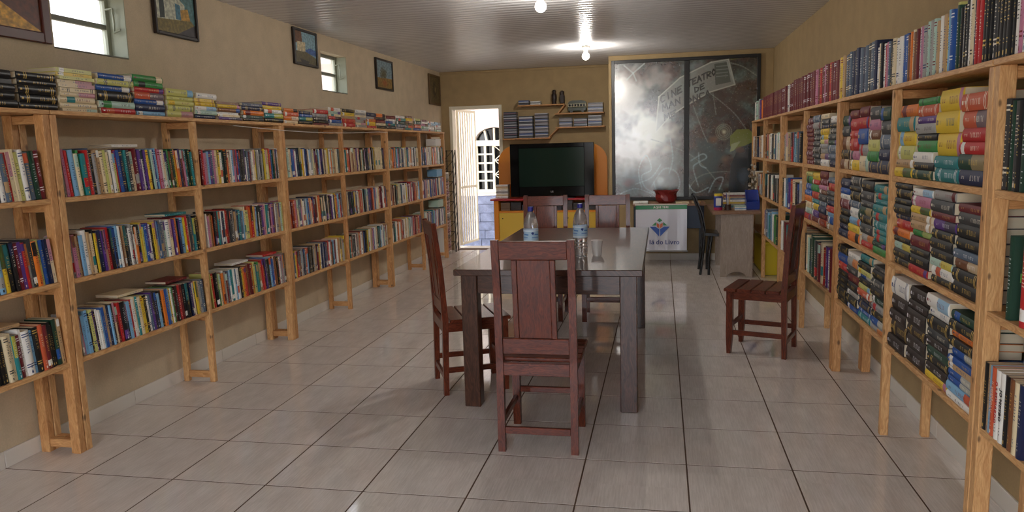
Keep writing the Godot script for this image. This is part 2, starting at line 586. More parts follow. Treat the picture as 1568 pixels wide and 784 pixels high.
# ------------------------------------------------------------------ chairs
func chair(label: String, at: Vector3, deg: float) -> void:
	var o := thing("dining_chair", label, "chair", at, deg_to_rad(deg), "mahogany dining chairs around the table")
	var m: Material = M.maho
	for sx in [-1.0, 1.0]:
		var k := MB.new()     # rear post: foot, seat and leaning upper half in one piece
		k.off = Vector2(rng.randf() * 3, rng.randf() * 3)
		var w0: float = sx * 0.190
		var w1: float = sx * 0.156
		k.prism([Vector2(0.0, 0.176), Vector2(0.0, 0.206), Vector2(0.44, 0.200), Vector2(0.75, 0.214), Vector2(1.012, 0.244), Vector2(1.012, 0.216), Vector2(0.75, 0.184), Vector2(0.44, 0.164)], 0, w0, w1, 1)
		part("rear_leg", k, m, o)
		var f := MB.new()
		f.off = Vector2(rng.randf() * 3, rng.randf() * 3)
		var fx: float = sx * 0.186
		var fi: float = sx * 0.148
		f.prism([Vector2(0.0, -0.158), Vector2(0.12, -0.148), Vector2(0.428, -0.148), Vector2(0.428, -0.190), Vector2(0.12, -0.190), Vector2(0.0, -0.184)], 0, fx, fi, 1)
		part("front_leg", f, m, o)
		pbox("side_rail", o, m, Vector3(sx * 0.182, 0.375, -0.147), Vector3(sx * 0.160, 0.428, 0.166), 0.002)
		pbox("stretcher", o, m, Vector3(sx * 0.178, 0.13, -0.147), Vector3(sx * 0.160, 0.162, 0.174), 0.002)
	pbox("front_rail", o, m, Vector3(-0.147, 0.375, -0.184), Vector3(0.147, 0.428, -0.162), 0.002)
	pbox("rear_rail", o, m, Vector3(-0.155, 0.372, 0.172), Vector3(0.155, 0.432, 0.198), 0.002)
	pbox("stretcher", o, m, Vector3(-0.147, 0.175, -0.176), Vector3(0.147, 0.205, -0.158), 0.002)
	pbox("stretcher", o, m, Vector3(-0.155, 0.088, 0.182), Vector3(0.155, 0.122, 0.2), 0.002)
	var zs := [-0.208, -0.118, -0.025, 0.068, 0.160]
	for i in 4:
		pbox("seat_slat", o, m, Vector3(-0.2, 0.4285, zs[i] + 0.003), Vector3(0.2, 0.450, zs[i + 1] - 0.003), 0.004)
	# back: rails and splat tilt with the upper posts
	var lean := atan2(0.030, 0.26)
	var B := Basis(Vector3.RIGHT, lean)
	var rl := [["top_rail", 0.922, 1.006, -0.1555, 0.1555, 0.024], ["lower_rail", 0.475, 0.55, -0.1555, 0.1555, 0.022]]
	for e in rl:
		var zc: float = 0.199 if e[0] == "top_rail" else 0.186
		zc = zc + (0.026 if e[0] == "top_rail" else 0.0)
		var r := pbox(e[0], o, m, Vector3(e[3], -(e[2] - e[1]) / 2, -e[5] / 2), Vector3(e[4], (e[2] - e[1]) / 2, e[5] / 2), 0.003)
		r.transform = Transform3D(B if e[0] == "top_rail" else Basis(Vector3.RIGHT, 0.04), Vector3(0, (e[1] + e[2]) / 2, zc))
	var a := Vector3(0, 0.551, 0.188)
	var b := Vector3(0, 0.921, 0.2195)
	var Bs := Basis(Vector3.RIGHT, atan2(b.z - a.z, b.y - a.y))
	for e in [["splat_stile", -0.1, -0.076, 0.011], ["splat_stile", 0.076, 0.1, 0.011], ["splat_panel", -0.0755, 0.0755, 0.006]]:
		var r := pbox(e[0], o, m, Vector3(e[1], -0.185, -e[3]), Vector3(e[2], 0.185, e[3]), 0.002, "", 1)
		r.transform = Transform3D(Bs, (a + b) * 0.5)

# ------------------------------------------------------------------ small pictures drawn as print
func canvas(w: int, h: int, c: Color) -> Image:
	var im := Image.create(w, h, true, Image.FORMAT_RGB8)
	im.fill(c)
	return im

func poly(im: Image, pts: Array, c: Color, alpha := 1.0) -> void:
	var lo := Vector2(1e9, 1e9)
	var hi := Vector2(-1e9, -1e9)
	for p in pts:
		lo = lo.min(p)
		hi = hi.max(p)
	var pa := PackedVector2Array(pts)
	for y in range(maxi(0, int(lo.y)), mini(im.get_height(), int(hi.y) + 1)):
		for x in range(maxi(0, int(lo.x)), mini(im.get_width(), int(hi.x) + 1)):
			if Geometry2D.is_point_in_polygon(Vector2(x + 0.5, y + 0.5), pa):
				im.set_pixel(x, y, im.get_pixel(x, y).lerp(c, alpha))

func stroke(im: Image, pts: Array, w: float, c: Color, alpha := 1.0, soft := 1.0) -> void:
	for i in pts.size() - 1:
		var a: Vector2 = pts[i]
		var b: Vector2 = pts[i + 1]
		var lo := a.min(b) - Vector2.ONE * (w + soft)
		var hi := a.max(b) + Vector2.ONE * (w + soft)
		for y in range(maxi(0, int(lo.y)), mini(im.get_height(), int(hi.y) + 1)):
			for x in range(maxi(0, int(lo.x)), mini(im.get_width(), int(hi.x) + 1)):
				var p := Vector2(x, y)
				var d := p.distance_to(Geometry2D.get_closest_point_to_segment(p, a, b))
				if d < w + soft:
					im.set_pixel(x, y, im.get_pixel(x, y).lerp(c, alpha * clampf((w + soft - d) / soft, 0.0, 1.0)))

# rounded path through the given points
func curve(pts: Array) -> Array:
	var o := []
	for i in pts.size() - 1:
		var p0: Vector2 = pts[maxi(0, i - 1)]
		var p1: Vector2 = pts[i]
		var p2: Vector2 = pts[i + 1]
		var p3: Vector2 = pts[mini(pts.size() - 1, i + 2)]
		for k in 6: o.append(p1.cubic_interpolate(p2, p0, p3, k / 6.0))
	o.append(pts[pts.size() - 1])
	return o

func daub(im: Image, c: Vector2, rx: float, ry: float, col: Color, alpha: float, nz: FastNoiseLite) -> void:
	for y in range(maxi(0, int(c.y - ry)), mini(im.get_height(), int(c.y + ry))):
		for x in range(maxi(0, int(c.x - rx)), mini(im.get_width(), int(c.x + rx))):
			var q := Vector2((x - c.x) / rx, (y - c.y) / ry).length() + nz.get_noise_2d(x, y) * 0.35
			if q < 1.0:
				im.set_pixel(x, y, im.get_pixel(x, y).lerp(col, alpha * clampf((1.0 - q) * 1.6, 0.0, 1.0)))

func grain(im: Image, nz: FastNoiseLite, amt: float) -> void:
	for y in im.get_height():
		for x in im.get_width():
			var k := 1.0 + nz.get_noise_2d(x, y) * amt
			var c := im.get_pixel(x, y)
			im.set_pixel(x, y, Color(c.r * k, c.g * k, c.b * k))

func printed(im: Image, rough: float) -> StandardMaterial3D:
	im.generate_mipmaps()
	var m := StandardMaterial3D.new()
	m.albedo_texture = ImageTexture.create_from_image(im)
	m.roughness = rough
	return m

# a framed canvas on the left wall; z runs away from the camera, u runs with it
func picture(label: String, za: float, zb: float, y0: float, y1: float, im: Image, fm: Material, fw: float) -> void:
	var o := thing("framed_painting", label, "painting", Vector3(WL, y0, (za + zb) / 2), 0, "paintings on the left wall")
	var h := y1 - y0
	var w := absf(zb - za) / 2
	pbox("frame_side", o, fm, Vector3(0.001, 0, w), Vector3(0.026, h, w - fw), 0.004)
	pbox("frame_side", o, fm, Vector3(0.001, 0, -w), Vector3(0.026, h, -w + fw), 0.004)
	pbox("frame_rail", o, fm, Vector3(0.001, 0, w - fw), Vector3(0.026, fw, -w + fw), 0.004)
	pbox("frame_rail", o, fm, Vector3(0.001, h - fw, w - fw), Vector3(0.026, h, -w + fw), 0.004)
	var k := MB.new()
	k.face([Vector3(0.014, fw, w - fw), Vector3(0.014, fw, -w + fw), Vector3(0.014, h - fw, -w + fw), Vector3(0.014, h - fw, w - fw)], Vector3.RIGHT, [Vector2(0, 1), Vector2(1, 1), Vector2(1, 0), Vector2(0, 0)])
	k.face([Vector3(0.002, fw, w - fw), Vector3(0.002, fw, -w + fw), Vector3(0.002, h - fw, -w + fw), Vector3(0.002, h - fw, w - fw)], Vector3.LEFT, [Vector2(0, 1), Vector2(1, 1), Vector2(1, 0), Vector2(0, 0)])
	part("canvas", k, printed(im, 0.45), o)

# ------------------------------------------------------------------
func _ready() -> void:
	rng.seed = 7
	# camera
	var cam := Camera3D.new()
	cam.name = "camera"
	cam.fov = rad_to_deg(2.0 * atan(392.0 / 1153.6))
	cam.position = Vector3(0, 3.154 * TILE, 0)
	cam.rotation = Vector3(-0.1418, 0.1972, -0.0281)
	cam.near = 0.05
	add_child(cam)
	cam.current = true
	# sky and exposure
	var env := Environment.new()
	var sky := Sky.new()
	var sm := ProceduralSkyMaterial.new()
	sm.sky_top_color = c8(224, 231, 243)
	sm.sky_horizon_color = c8(238, 240, 244)
	sm.ground_bottom_color = c8(150, 140, 128)
	sm.ground_horizon_color = c8(170, 160, 150)
	sm.sun_angle_max = 0.0
	sm.energy_multiplier = 8.5
	sky.sky_material = sm
	env.background_mode = Environment.BG_SKY
	env.sky = sky
	env.ambient_light_source = Environment.AMBIENT_SOURCE_DISABLED
	env.tonemap_mode = Environment.TONE_MAPPER_LINEAR
	env.tonemap_exposure = 1.12
	env.sdfgi_enabled = true
	env.ssao_enabled = true
	env.ssil_enabled = true
	var we := WorldEnvironment.new()
	we.name = "world_environment"
	we.environment = env
	add_child(we)
	materials()
	atlas()
	shell()
	bulbs()
	outside()
	shelving()
	furniture()
	far_wall()
	mural()
	desk_corner()
	wall_pictures()
	left_books()
	right_books()
	small_things()

const BULB := 0.6
func bulbs() -> void:
	for e in [[Vector3(-0.812, 2.38, -5.318), "glowing round bulb hanging from the ceiling over the table"], [Vector3(-0.794, 2.38, -8.337), "glowing round bulb hanging from the ceiling before the television wall"]]:
		var o := thing("light_bulb", e[1], "light bulb", e[0], 0, "bulbs on the ceiling")
		var g := MB.new()
		var pr := []
		for i in 13:
			var a := -PI / 2 + PI * i / 12.0
			pr.append(Vector2(maxf(0.0, cos(a) * 0.04), sin(a) * 0.04))
		g.lathe(pr, Vector3.ZERO, 20)
		var gm := mat(c8(250, 250, 245), 0.3)
		gm.emission_enabled = true
		gm.emission = Color(1.0, 0.97, 0.93)
		gm.emission_energy_multiplier = 12.0
		part("globe", g, gm, o)
		var s := MB.new()
		s.lathe([Vector2(0.0, 0.04), Vector2(0.022, 0.04), Vector2(0.024, 0.075), Vector2(0.045, 0.08), Vector2(0.05, 0.105), Vector2(0.0, 0.106)], Vector3.ZERO, 16)
		part("socket", s, M.white, o)
		var l := OmniLight3D.new()
		l.name = "bulb_light"
		l.light_color = Color(1.0, 0.975, 0.94)
		l.light_energy = BULB
		l.light_size = 0.04
		l.omni_range = 20.0
		l.omni_attenuation = 2.0
		l.shadow_enabled = true
		o.add_child(l)

# ------------------------------------------------------------------ shell
func shell() -> void:
	# floor: grout bed and single tiles
	var fl := struct("floor", "glossy beige ceramic tile floor with brown joints")
	pbox("grout_bed", fl, M.grout, Vector3(WL - 0.15, -0.1, ZF + 0.2), Vector3(WR + 0.15, -0.0007, ZB - 0.2), 0.0)
	var g := 0.0034
	var c0 := int(floor((WL - GX) / TILE))
	var c1 := int(ceil((WR - GX) / TILE))
	var r0 := int(floor((ZB - GZ) / TILE))
	var r1 := int(ceil((ZF - GZ) / TILE))
	var variants := []
	for i in 7:
		var k := MB.new()
		k.off = Vector2(rng.randf() * 9, rng.randf() * 9)
		k.box(Vector3(-TILE / 2 + g, -0.01, -TILE / 2 + g), Vector3(TILE / 2 - g, 0, TILE / 2 - g), 0.0006, 0)
		for q in k.uv.size(): k.uv[q] = Vector2(k.v[q].x, k.v[q].z) + k.off
		variants.append(k.mesh())
	for r in range(r0, r1):
		for c in range(c0, c1):
			var x0: float = maxf(GX + c * TILE, WL) + g
			var x1: float = minf(GX + (c + 1) * TILE, WR) - g
			var z0: float = maxf(GZ + r * TILE, ZB) + g
			var z1: float = minf(GZ + (r + 1) * TILE, ZF) - g
			if x1 - x0 < 0.02 or z1 - z0 < 0.02: continue
			if x1 - x0 > TILE - 0.01 and z1 - z0 > TILE - 0.01:
				var o := pm("tile", variants[rng.randi() % 7], M.tile, fl)
				o.position = Vector3(GX + (c + 0.5) * TILE, 0, GZ + (r + 0.5) * TILE)
			else:
				var k := MB.new()
				k.off = Vector2(rng.randf() * 9, rng.randf() * 9)
				k.box(Vector3(x0, -0.01, z0), Vector3(x1, 0, z1), 0.0006, 0)
				for q in k.uv.size(): k.uv[q] = Vector2(k.v[q].x, k.v[q].z) + k.off
				part("tile", k, M.tile, fl)
	# left wall with two small window openings
	var wl := struct("wall_left", "tan painted wall on the left")
	var T := 0.16
	var k := MB.new()
	var wz := [[-3.42, -3.97], [-6.54, -7.10]]
	var zz := ZF + 0.2
	for w in wz:
		k.box(Vector3(WL - T, 0, zz), Vector3(WL, HC + 0.1, w[0]))
		k.box(Vector3(WL - T, 0, w[0]), Vector3(WL, 1.988, w[1]))
		k.box(Vector3(WL - T, 2.345, w[0]), Vector3(WL, HC + 0.1, w[1]))
		zz = w[1]
	k.box(Vector3(WL - T, 0, zz), Vector3(WL, HC + 0.1, ZB - 0.2))
	part("plaster", k, M.wall_left, wl)
	var wr := struct("wall_right", "tan painted wall on the right")
	pbox("plaster", wr, M.wall, Vector3(WR, 0, ZF + 0.2), Vector3(WR + T, HC + 0.1, ZB - 0.2), 0.0)
	var wb := struct("wall_back", "ochre painted far wall with the doorway")
	k = MB.new()
	var dx0 := -2.905
	var dx1 := -2.155
	k.box(Vector3(WL, 0, ZB), Vector3(dx0, HC + 0.1, ZB - 0.18))
	k.box(Vector3(dx0, 2.02, ZB), Vector3(dx1, HC + 0.1, ZB - 0.18))
	k.box(Vector3(dx1, 0, ZB), Vector3(WR, HC + 0.1, ZB - 0.18))
	part("plaster", k, M.wall, wb)
	var wm := struct("wall_mural", "painted wall that steps forward and carries the mural")
	pbox("plaster", wm, M.wall, Vector3(-0.625, 0, ZM), Vector3(WR, HC, ZB), 0.004)
	# wall behind the camera with the wide street entrance
	var wf := struct("wall_front", "wall with the wide street entrance")
	k = MB.new()
	k.box(Vector3(WL, 0, ZF), Vector3(-2.15, HC + 0.1, ZF + 0.2))
	k.box(Vector3(0.15, 0, ZF), Vector3(WR, HC + 0.1, ZF + 0.2))
	k.box(Vector3(-2.15, 2.4, ZF), Vector3(0.15, HC + 0.1, ZF + 0.2))
	part("plaster", k, M.wall, wf)
	# ceiling of ribbed plastic boards laid across the room
	var ce := struct("ceiling", "glossy grey ribbed plastic board ceiling")
	pbox("backing", ce, M.white, Vector3(WL - 0.1, HC + 0.02, ZF + 0.1), Vector3(WR + 0.1, HC + 0.12, ZB - 0.1), 0.0)
	k = MB.new()
	var pw := 0.2
	var lobes := 2
	var sg := 8
	for lb in lobes:
		for s in sg:
			var q := []
			var nn := []
			for e in [s, s + 1]:
				var f: float = float(e) / sg
				var a := 2.0 * f - 1.0
				q.append(Vector2(-pw / 2 + pw / lobes * (lb + 0.02 + 0.96 * f), 0.004 * pow(absf(a), 2.6)))
				nn.append(Vector3(0, -1, signf(a) * pow(absf(a), 1.6) * 0.30).normalized())
			k.face([Vector3(WL, q[0].y, q[0].x), Vector3(WR, q[0].y, q[0].x), Vector3(WR, q[1].y, q[1].x), Vector3(WL, q[1].y, q[1].x)], Vector3.DOWN, [], [nn[0], nn[0], nn[1], nn[1]])
	k.face([Vector3(WL, 0.006, -pw / 2), Vector3(WR, 0.006, -pw / 2), Vector3(WR, 0.006, pw / 2), Vector3(WL, 0.006, pw / 2)], Vector3.DOWN)
	var pmesh := k.mesh()
	var zc := ZB + pw / 2
	while zc < ZF + 0.1:
		var o := pm("ceiling_board", pmesh, M.pvc, ce)
		o.position = Vector3(0, HC, zc)
		zc += pw
	# skirting of cut tiles
	for side in [-1, 1]:
		var bs := struct("baseboard_left" if side < 0 else "baseboard_right", "pale ceramic skirting along the wall")
		for r in range(r0, r1):
			var z0: float = maxf(GZ + r * TILE, ZB if side < 0 else ZM) + 0.0015
			var z1: float = minf(GZ + (r + 1) * TILE, ZF) - 0.0015
			if z1 - z0 < 0.02: continue
			var x0: float = WL if side < 0 else WR
			pbox("skirting_tile", bs, M.skirt, Vector3(x0, 0.0005, z0), Vector3(x0 - side * 0.009, 0.082, z1), 0.0015)
	var bm := struct("baseboard_mural", "pale ceramic skirting below the mural")
	for c in range(4, 10):
		var x0: float = maxf(GX + c * TILE, -0.625) + 0.0015
		var x1: float = minf(GX + (c + 1) * TILE, WR - 0.012) - 0.0015
		if x1 - x0 < 0.02: continue
		pbox("skirting_tile", bm, M.skirt, Vector3(x0, 0.0005, ZM + 0.0005), Vector3(x1, 0.082, ZM + 0.009), 0.0015)
	# cornice at the far wall
	var tr := struct("trim_1", "thin pale cornice at the far wall")
	pbox("cornice", tr, M.wall, Vector3(WL, HC - 0.03, ZB), Vector3(-0.63, HC - 0.0005, ZB + 0.02), 0.003)
	# the two small steel windows
	for i in 2:
		var w: Array = wz[i]
		var o := struct("window_%d" % (i + 1), ["small steel tilting window beside the large framed painting", "small steel tilting window between two framed paintings"][i])
		o.position = Vector3(WL, 1.988, (w[0] + w[1]) / 2)
		var hw: float = absf(w[1] - w[0]) / 2 - 0.001
		var H := 0.355
		var xo := -0.115
		for sz in [-1.0, 1.0]:
			pbox("frame", o, M.steel_light, Vector3(xo - 0.02, 0.001, sz * hw), Vector3(xo + 0.015, H, sz * (hw - 0.03)), 0.002)
		pbox("frame", o, M.steel, Vector3(xo - 0.02, 0.001, -hw + 0.031), Vector3(xo + 0.015, 0.026, hw - 0.031), 0.002)
		pbox("frame", o, M.steel, Vector3(xo - 0.02, H - 0.025, -hw + 0.031), Vector3(xo + 0.015, H, hw - 0.031), 0.002)
		pbox("glazing_bar", o, M.steel, Vector3(xo - 0.018, 0.168, -hw + 0.031), Vector3(xo + 0.013, 0.196, hw - 0.031), 0.002)
		pbox("pane", o, M.pane, Vector3(xo - 0.005, 0.027, -hw + 0.032), Vector3(xo - 0.001, 0.167, hw - 0.032), 0.0)
		pbox("pane", o, M.pane, Vector3(xo - 0.005, 0.197, -hw + 0.032), Vector3(xo - 0.001, H - 0.026, hw - 0.032), 0.0)
		# lining of the far jamb and the sill
		pbox("jamb_lining", o, M.steel_light, Vector3(xo + 0.016, 0.001, -hw), Vector3(0.004, H, -hw + 0.006), 0.001)
		pbox("sill", o, M.steel, Vector3(xo + 0.016, 0.001, -hw + 0.007), Vector3(0.006, 0.008, hw), 0.001)
		var hd := MB.new()
		hd.tube([Vector3(xo + 0.016, 0.28, -hw + 0.03), Vector3(xo + 0.06, 0.285, -hw + 0.03), Vector3(xo + 0.065, 0.20, -hw + 0.03), Vector3(xo + 0.06, 0.15, -hw + 0.03), Vector3(xo + 0.1, 0.165, -hw + 0.025)], 0.006)
		part("handle", hd, M.steel_light, o)

# ------------------------------------------------------------------ behind the doorway
func outside() -> void:
	var gm := plaster(c8(205, 200, 190), 61, 0.08)
	var gr := struct("ground_yard", "pale concrete yard behind the doorway")
	pbox("slab", gr, gm, Vector3(-9, -0.3, ZB - 0.19), Vector3(5, -0.2, -16), 0.0)
	pbox("step", gr, gm, Vector3(-3.3, -0.2, ZB - 0.185), Vector3(-1.8, -0.004, ZB - 0.5), 0.01)
	var gs := struct("ground_street", "concrete pavement before the entrance")
	pbox("slab", gs, gm, Vector3(-8, -0.3, 12), Vector3(8, -0.02, ZF + 0.21), 0.0)
	# neighbouring house: white wall above a course of blue-grey stone
	var nb := struct("wall_outside", "white neighbouring wall above blue-grey stonework")
	var zn := -12.15
	var wm := mat(c8(236, 226, 222), 0.9)
	var x0 := -3.0
	var x1 := -2.36
	var k := MB.new()
	var sill := 0.74
	var spring := 1.54
	k.box(Vector3(-6, 0.66, zn), Vector3(x0, 3.4, zn - 0.15))
	k.box(Vector3(x1, 0.66, zn), Vector3(3, 3.4, zn - 0.15))
	k.box(Vector3(x0, 0.66, zn), Vector3(x1, sill, zn - 0.15))
	var arch := [Vector2(x1, spring)]
	var cx := (x0 + x1) / 2
	var top := 1.77
	var pts := []
	for i in 13:
		var a := PI * i / 12.0
		pts.append(Vector2(cx + cos(a) * (x1 - x0) / 2, spring + sin(a) * (top - spring)))
	var outl := pts.duplicate()
	outl.append(Vector2(x0, 3.4))
	outl.append(Vector2(x1, 3.4))
	k.prism(outl, 2, zn, zn - 0.15)
	part("wall_face", k, wm, nb)
	var sm := plaster(c8(108, 114, 136), 67, 0.3)
	var sm2 := plaster(c8(114, 120, 142), 69, 0.3)
	var y := -0.2
	pbox("added_shade_slab", nb, wm, Vector3(-7, 2.72, ZB - 0.19), Vector3(4, 2.84, -11.8), 0.0)  # unseen overhang, added to cut the skylight that reaches the yard
	var r := RandomNumberGenerator.new()
	r.seed = 5
	for row in 6:
		var h := 0.143
		var x := -4.2 - r.randf() * 0.3
		while x < -1.0:
			var w := r.randf_range(0.28, 0.62)
			pbox("stone", nb, sm if r.randf() < 0.5 else sm2, Vector3(x, y, zn - 0.12), Vector3(x + w - 0.004, y + h - 0.002, zn + r.randf_range(0.012, 0.035)), 0.008)
			x += w
		y += h
	pbox("added_end_blocker", nb, wm, Vector3(-7, -0.2, ZB - 0.19), Vector3(-6.85, 3.4, -12.15), 0.0)  # both yard ends: unseen walls added to keep side light out
	pbox("added_end_blocker", nb, wm, Vector3(3, -0.2, ZB - 0.19), Vector3(3.15, 3.4, -12.15), 0.0)
	pbox("mortar", nb, mat(c8(100, 106, 126), 0.95), Vector3(-6, -0.2, zn - 0.13), Vector3(3, 0.655, zn + 0.005), 0.0)
	var wn := struct("window_3", "white arched steel window with crossed grille in neighbouring wall")
	var zw := zn - 0.05
	var dark := mat(c8(20, 22, 24), 0.15)
	pbox("dark_glass", wn, dark, Vector3(x0 - 0.05, sill - 0.05, zn - 0.16), Vector3(x1 + 0.05, top + 0.05, zn - 0.2), 0.0)
	pbox("transom", wn, M.gatewhite, Vector3(x0, spring - 0.07, zw - 0.03), Vector3(x1, spring + 0.02, zw + 0.05), 0.003)
	pbox("sill", wn, M.gatewhite, Vector3(x0 - 0.04, sill - 0.03, zw - 0.03), Vector3(x1 + 0.04, sill + 0.02, zn + 0.05), 0.003)
	for x in [x0 + 0.02, x0 + 0.16, x0 + 0.30, x1 - 0.02]:
		pbox("mullion", wn, M.gatewhite, Vector3(x - 0.018, sill + 0.02, zw - 0.02), Vector3(x + 0.018, spring - 0.06, zw + 0.01), 0.002)
	for i in 4:
		var yy := sill + 0.02 + (spring - 0.08 - sill) * (i + 1) / 5.0
		for e in [[x0 + 0.039, x0 + 0.141], [x0 + 0.179, x0 + 0.281]]:
			pbox("glazing_bar", wn, M.gatewhite, Vector3(e[0], yy - 0.014, zw - 0.015), Vector3(e[1], yy + 0.014, zw + 0.008), 0.002)
	for a in [0.3, 0.5, 0.7]:
		var xx := lerpf(x0, x1, a)
		k = MB.new()
		k.bar(Vector3(xx, spring + 0.02, zw), Vector3(lerpf(cx, xx, 1.25), spring + 0.02 + (top - spring - 0.03) * (1.0 if a == 0.5 else 0.82), zw), 0.03, 0.03)
		part("fan_bar", k, M.gatewhite, wn)
	var gl := x0 + 0.32
	var g2 := x1 - 0.04
	for i in 3:
		var ya := sill + 0.03 + (spring - 0.1 - sill) * i / 3.0
		var yb := sill + 0.03 + (spring - 0.1 - sill) * (i + 1) / 3.0
		for e in [[gl, ya, g2, yb], [g2, ya, gl, yb]]:
			k = MB.new()
			k.bar(Vector3(e[0], e[1], zw + (0.012 if e[0] == gl else 0.026)), Vector3(e[2], e[3], zw + (0.012 if e[0] == gl else 0.026)), 0.014, 0.012)
			part("grille_bar", k, M.gatewhite, wn)
		k = MB.new()
		k.bar(Vector3(gl, yb, zw + 0.04), Vector3(g2, yb, zw + 0.04), 0.014, 0.012)
		part("grille_bar", k, M.gatewhite, wn)
	# door frame and barred gate swung outwards
	var df := struct("door_1", "cream steel door frame of the far doorway")
	pbox("jamb", df, M.gatewhite, Vector3(-2.904, 0, ZB + 0.012), Vector3(-2.862, 2.019, ZB - 0.17), 0.003)
	pbox("jamb", df, M.gatewhite, Vector3(-2.2, 0, ZB + 0.012), Vector3(-2.156, 2.019, ZB - 0.17), 0.003)
	pbox("head", df, M.gatewhite, Vector3(-2.861, 1.975, ZB + 0.012), Vector3(-2.201, 2.019, ZB - 0.17), 0.003)
	var g := thing("barred_gate", "cream steel gate of vertical bars standing open outside the doorway", "gate", Vector3(-2.855, 0.04, ZB - 0.2), deg_to_rad(80))
	var L := 0.62
	var HH := 1.95
	pbox("stile", g, M.gatewhite, Vector3(0, 0, -0.016), Vector3(0.035, HH, 0.016), 0.003)
	pbox("stile", g, M.gatewhite, Vector3(L - 0.035, 0, -0.016), Vector3(L, HH, 0.016), 0.003)
	for y2 in [0.0, 0.82, HH - 0.035]:
		pbox("cross_rail", g, M.gatewhite, Vector3(0.036, y2, -0.013), Vector3(L - 0.036, y2 + 0.035, 0.013), 0.003)
	for i in 6:
		var xx := 0.035 + (L - 0.07) * (i + 1) / 7.0
		pbox("bar", g, M.gatewhite, Vector3(xx - 0.016, 0.036, -0.006), Vector3(xx + 0.016, 0.819, 0.006), 0.002)
		pbox("bar", g, M.gatewhite, Vector3(xx - 0.016, 0.856, -0.006), Vector3(xx + 0.016, HH - 0.036, 0.006), 0.002)

# ------------------------------------------------------------------ bookcases
const LZ := [-0.86, -1.97, -3.07, -4.19, -5.27, -6.37, -7.48, -8.60, -9.62]
const RZ := [-0.52, -1.60, -2.69, -3.76, -4.84, -5.95, -7.05, -8.19, -9.22]
func shelving() -> void:
	var w := ["nearest the camera", "second from the camera", "third from the camera", "farthest, beside the doorway"]
	for i in 4: bookcase(-1, LZ[2 * i] - 0.002, LZ[2 * i + 1], LZ[2 * i + 2] + 0.002, "open pine bookcase along the left wall, %s" % w[i])
	var w2 := ["nearest the camera", "second from the camera", "third from the camera", "farthest, beside the desk"]
	for i in 4: bookcase(1, RZ[2 * i] - 0.002, RZ[2 * i + 1], RZ[2 * i + 2] + 0.002, "open pine bookcase along the right wall, %s" % w2[i])

func fill_codes(n: int, pal: String, r: RandomNumberGenerator) -> String:
	var s := ""
	for i in n: s += pal[r.randi() % pal.length()]
	return s

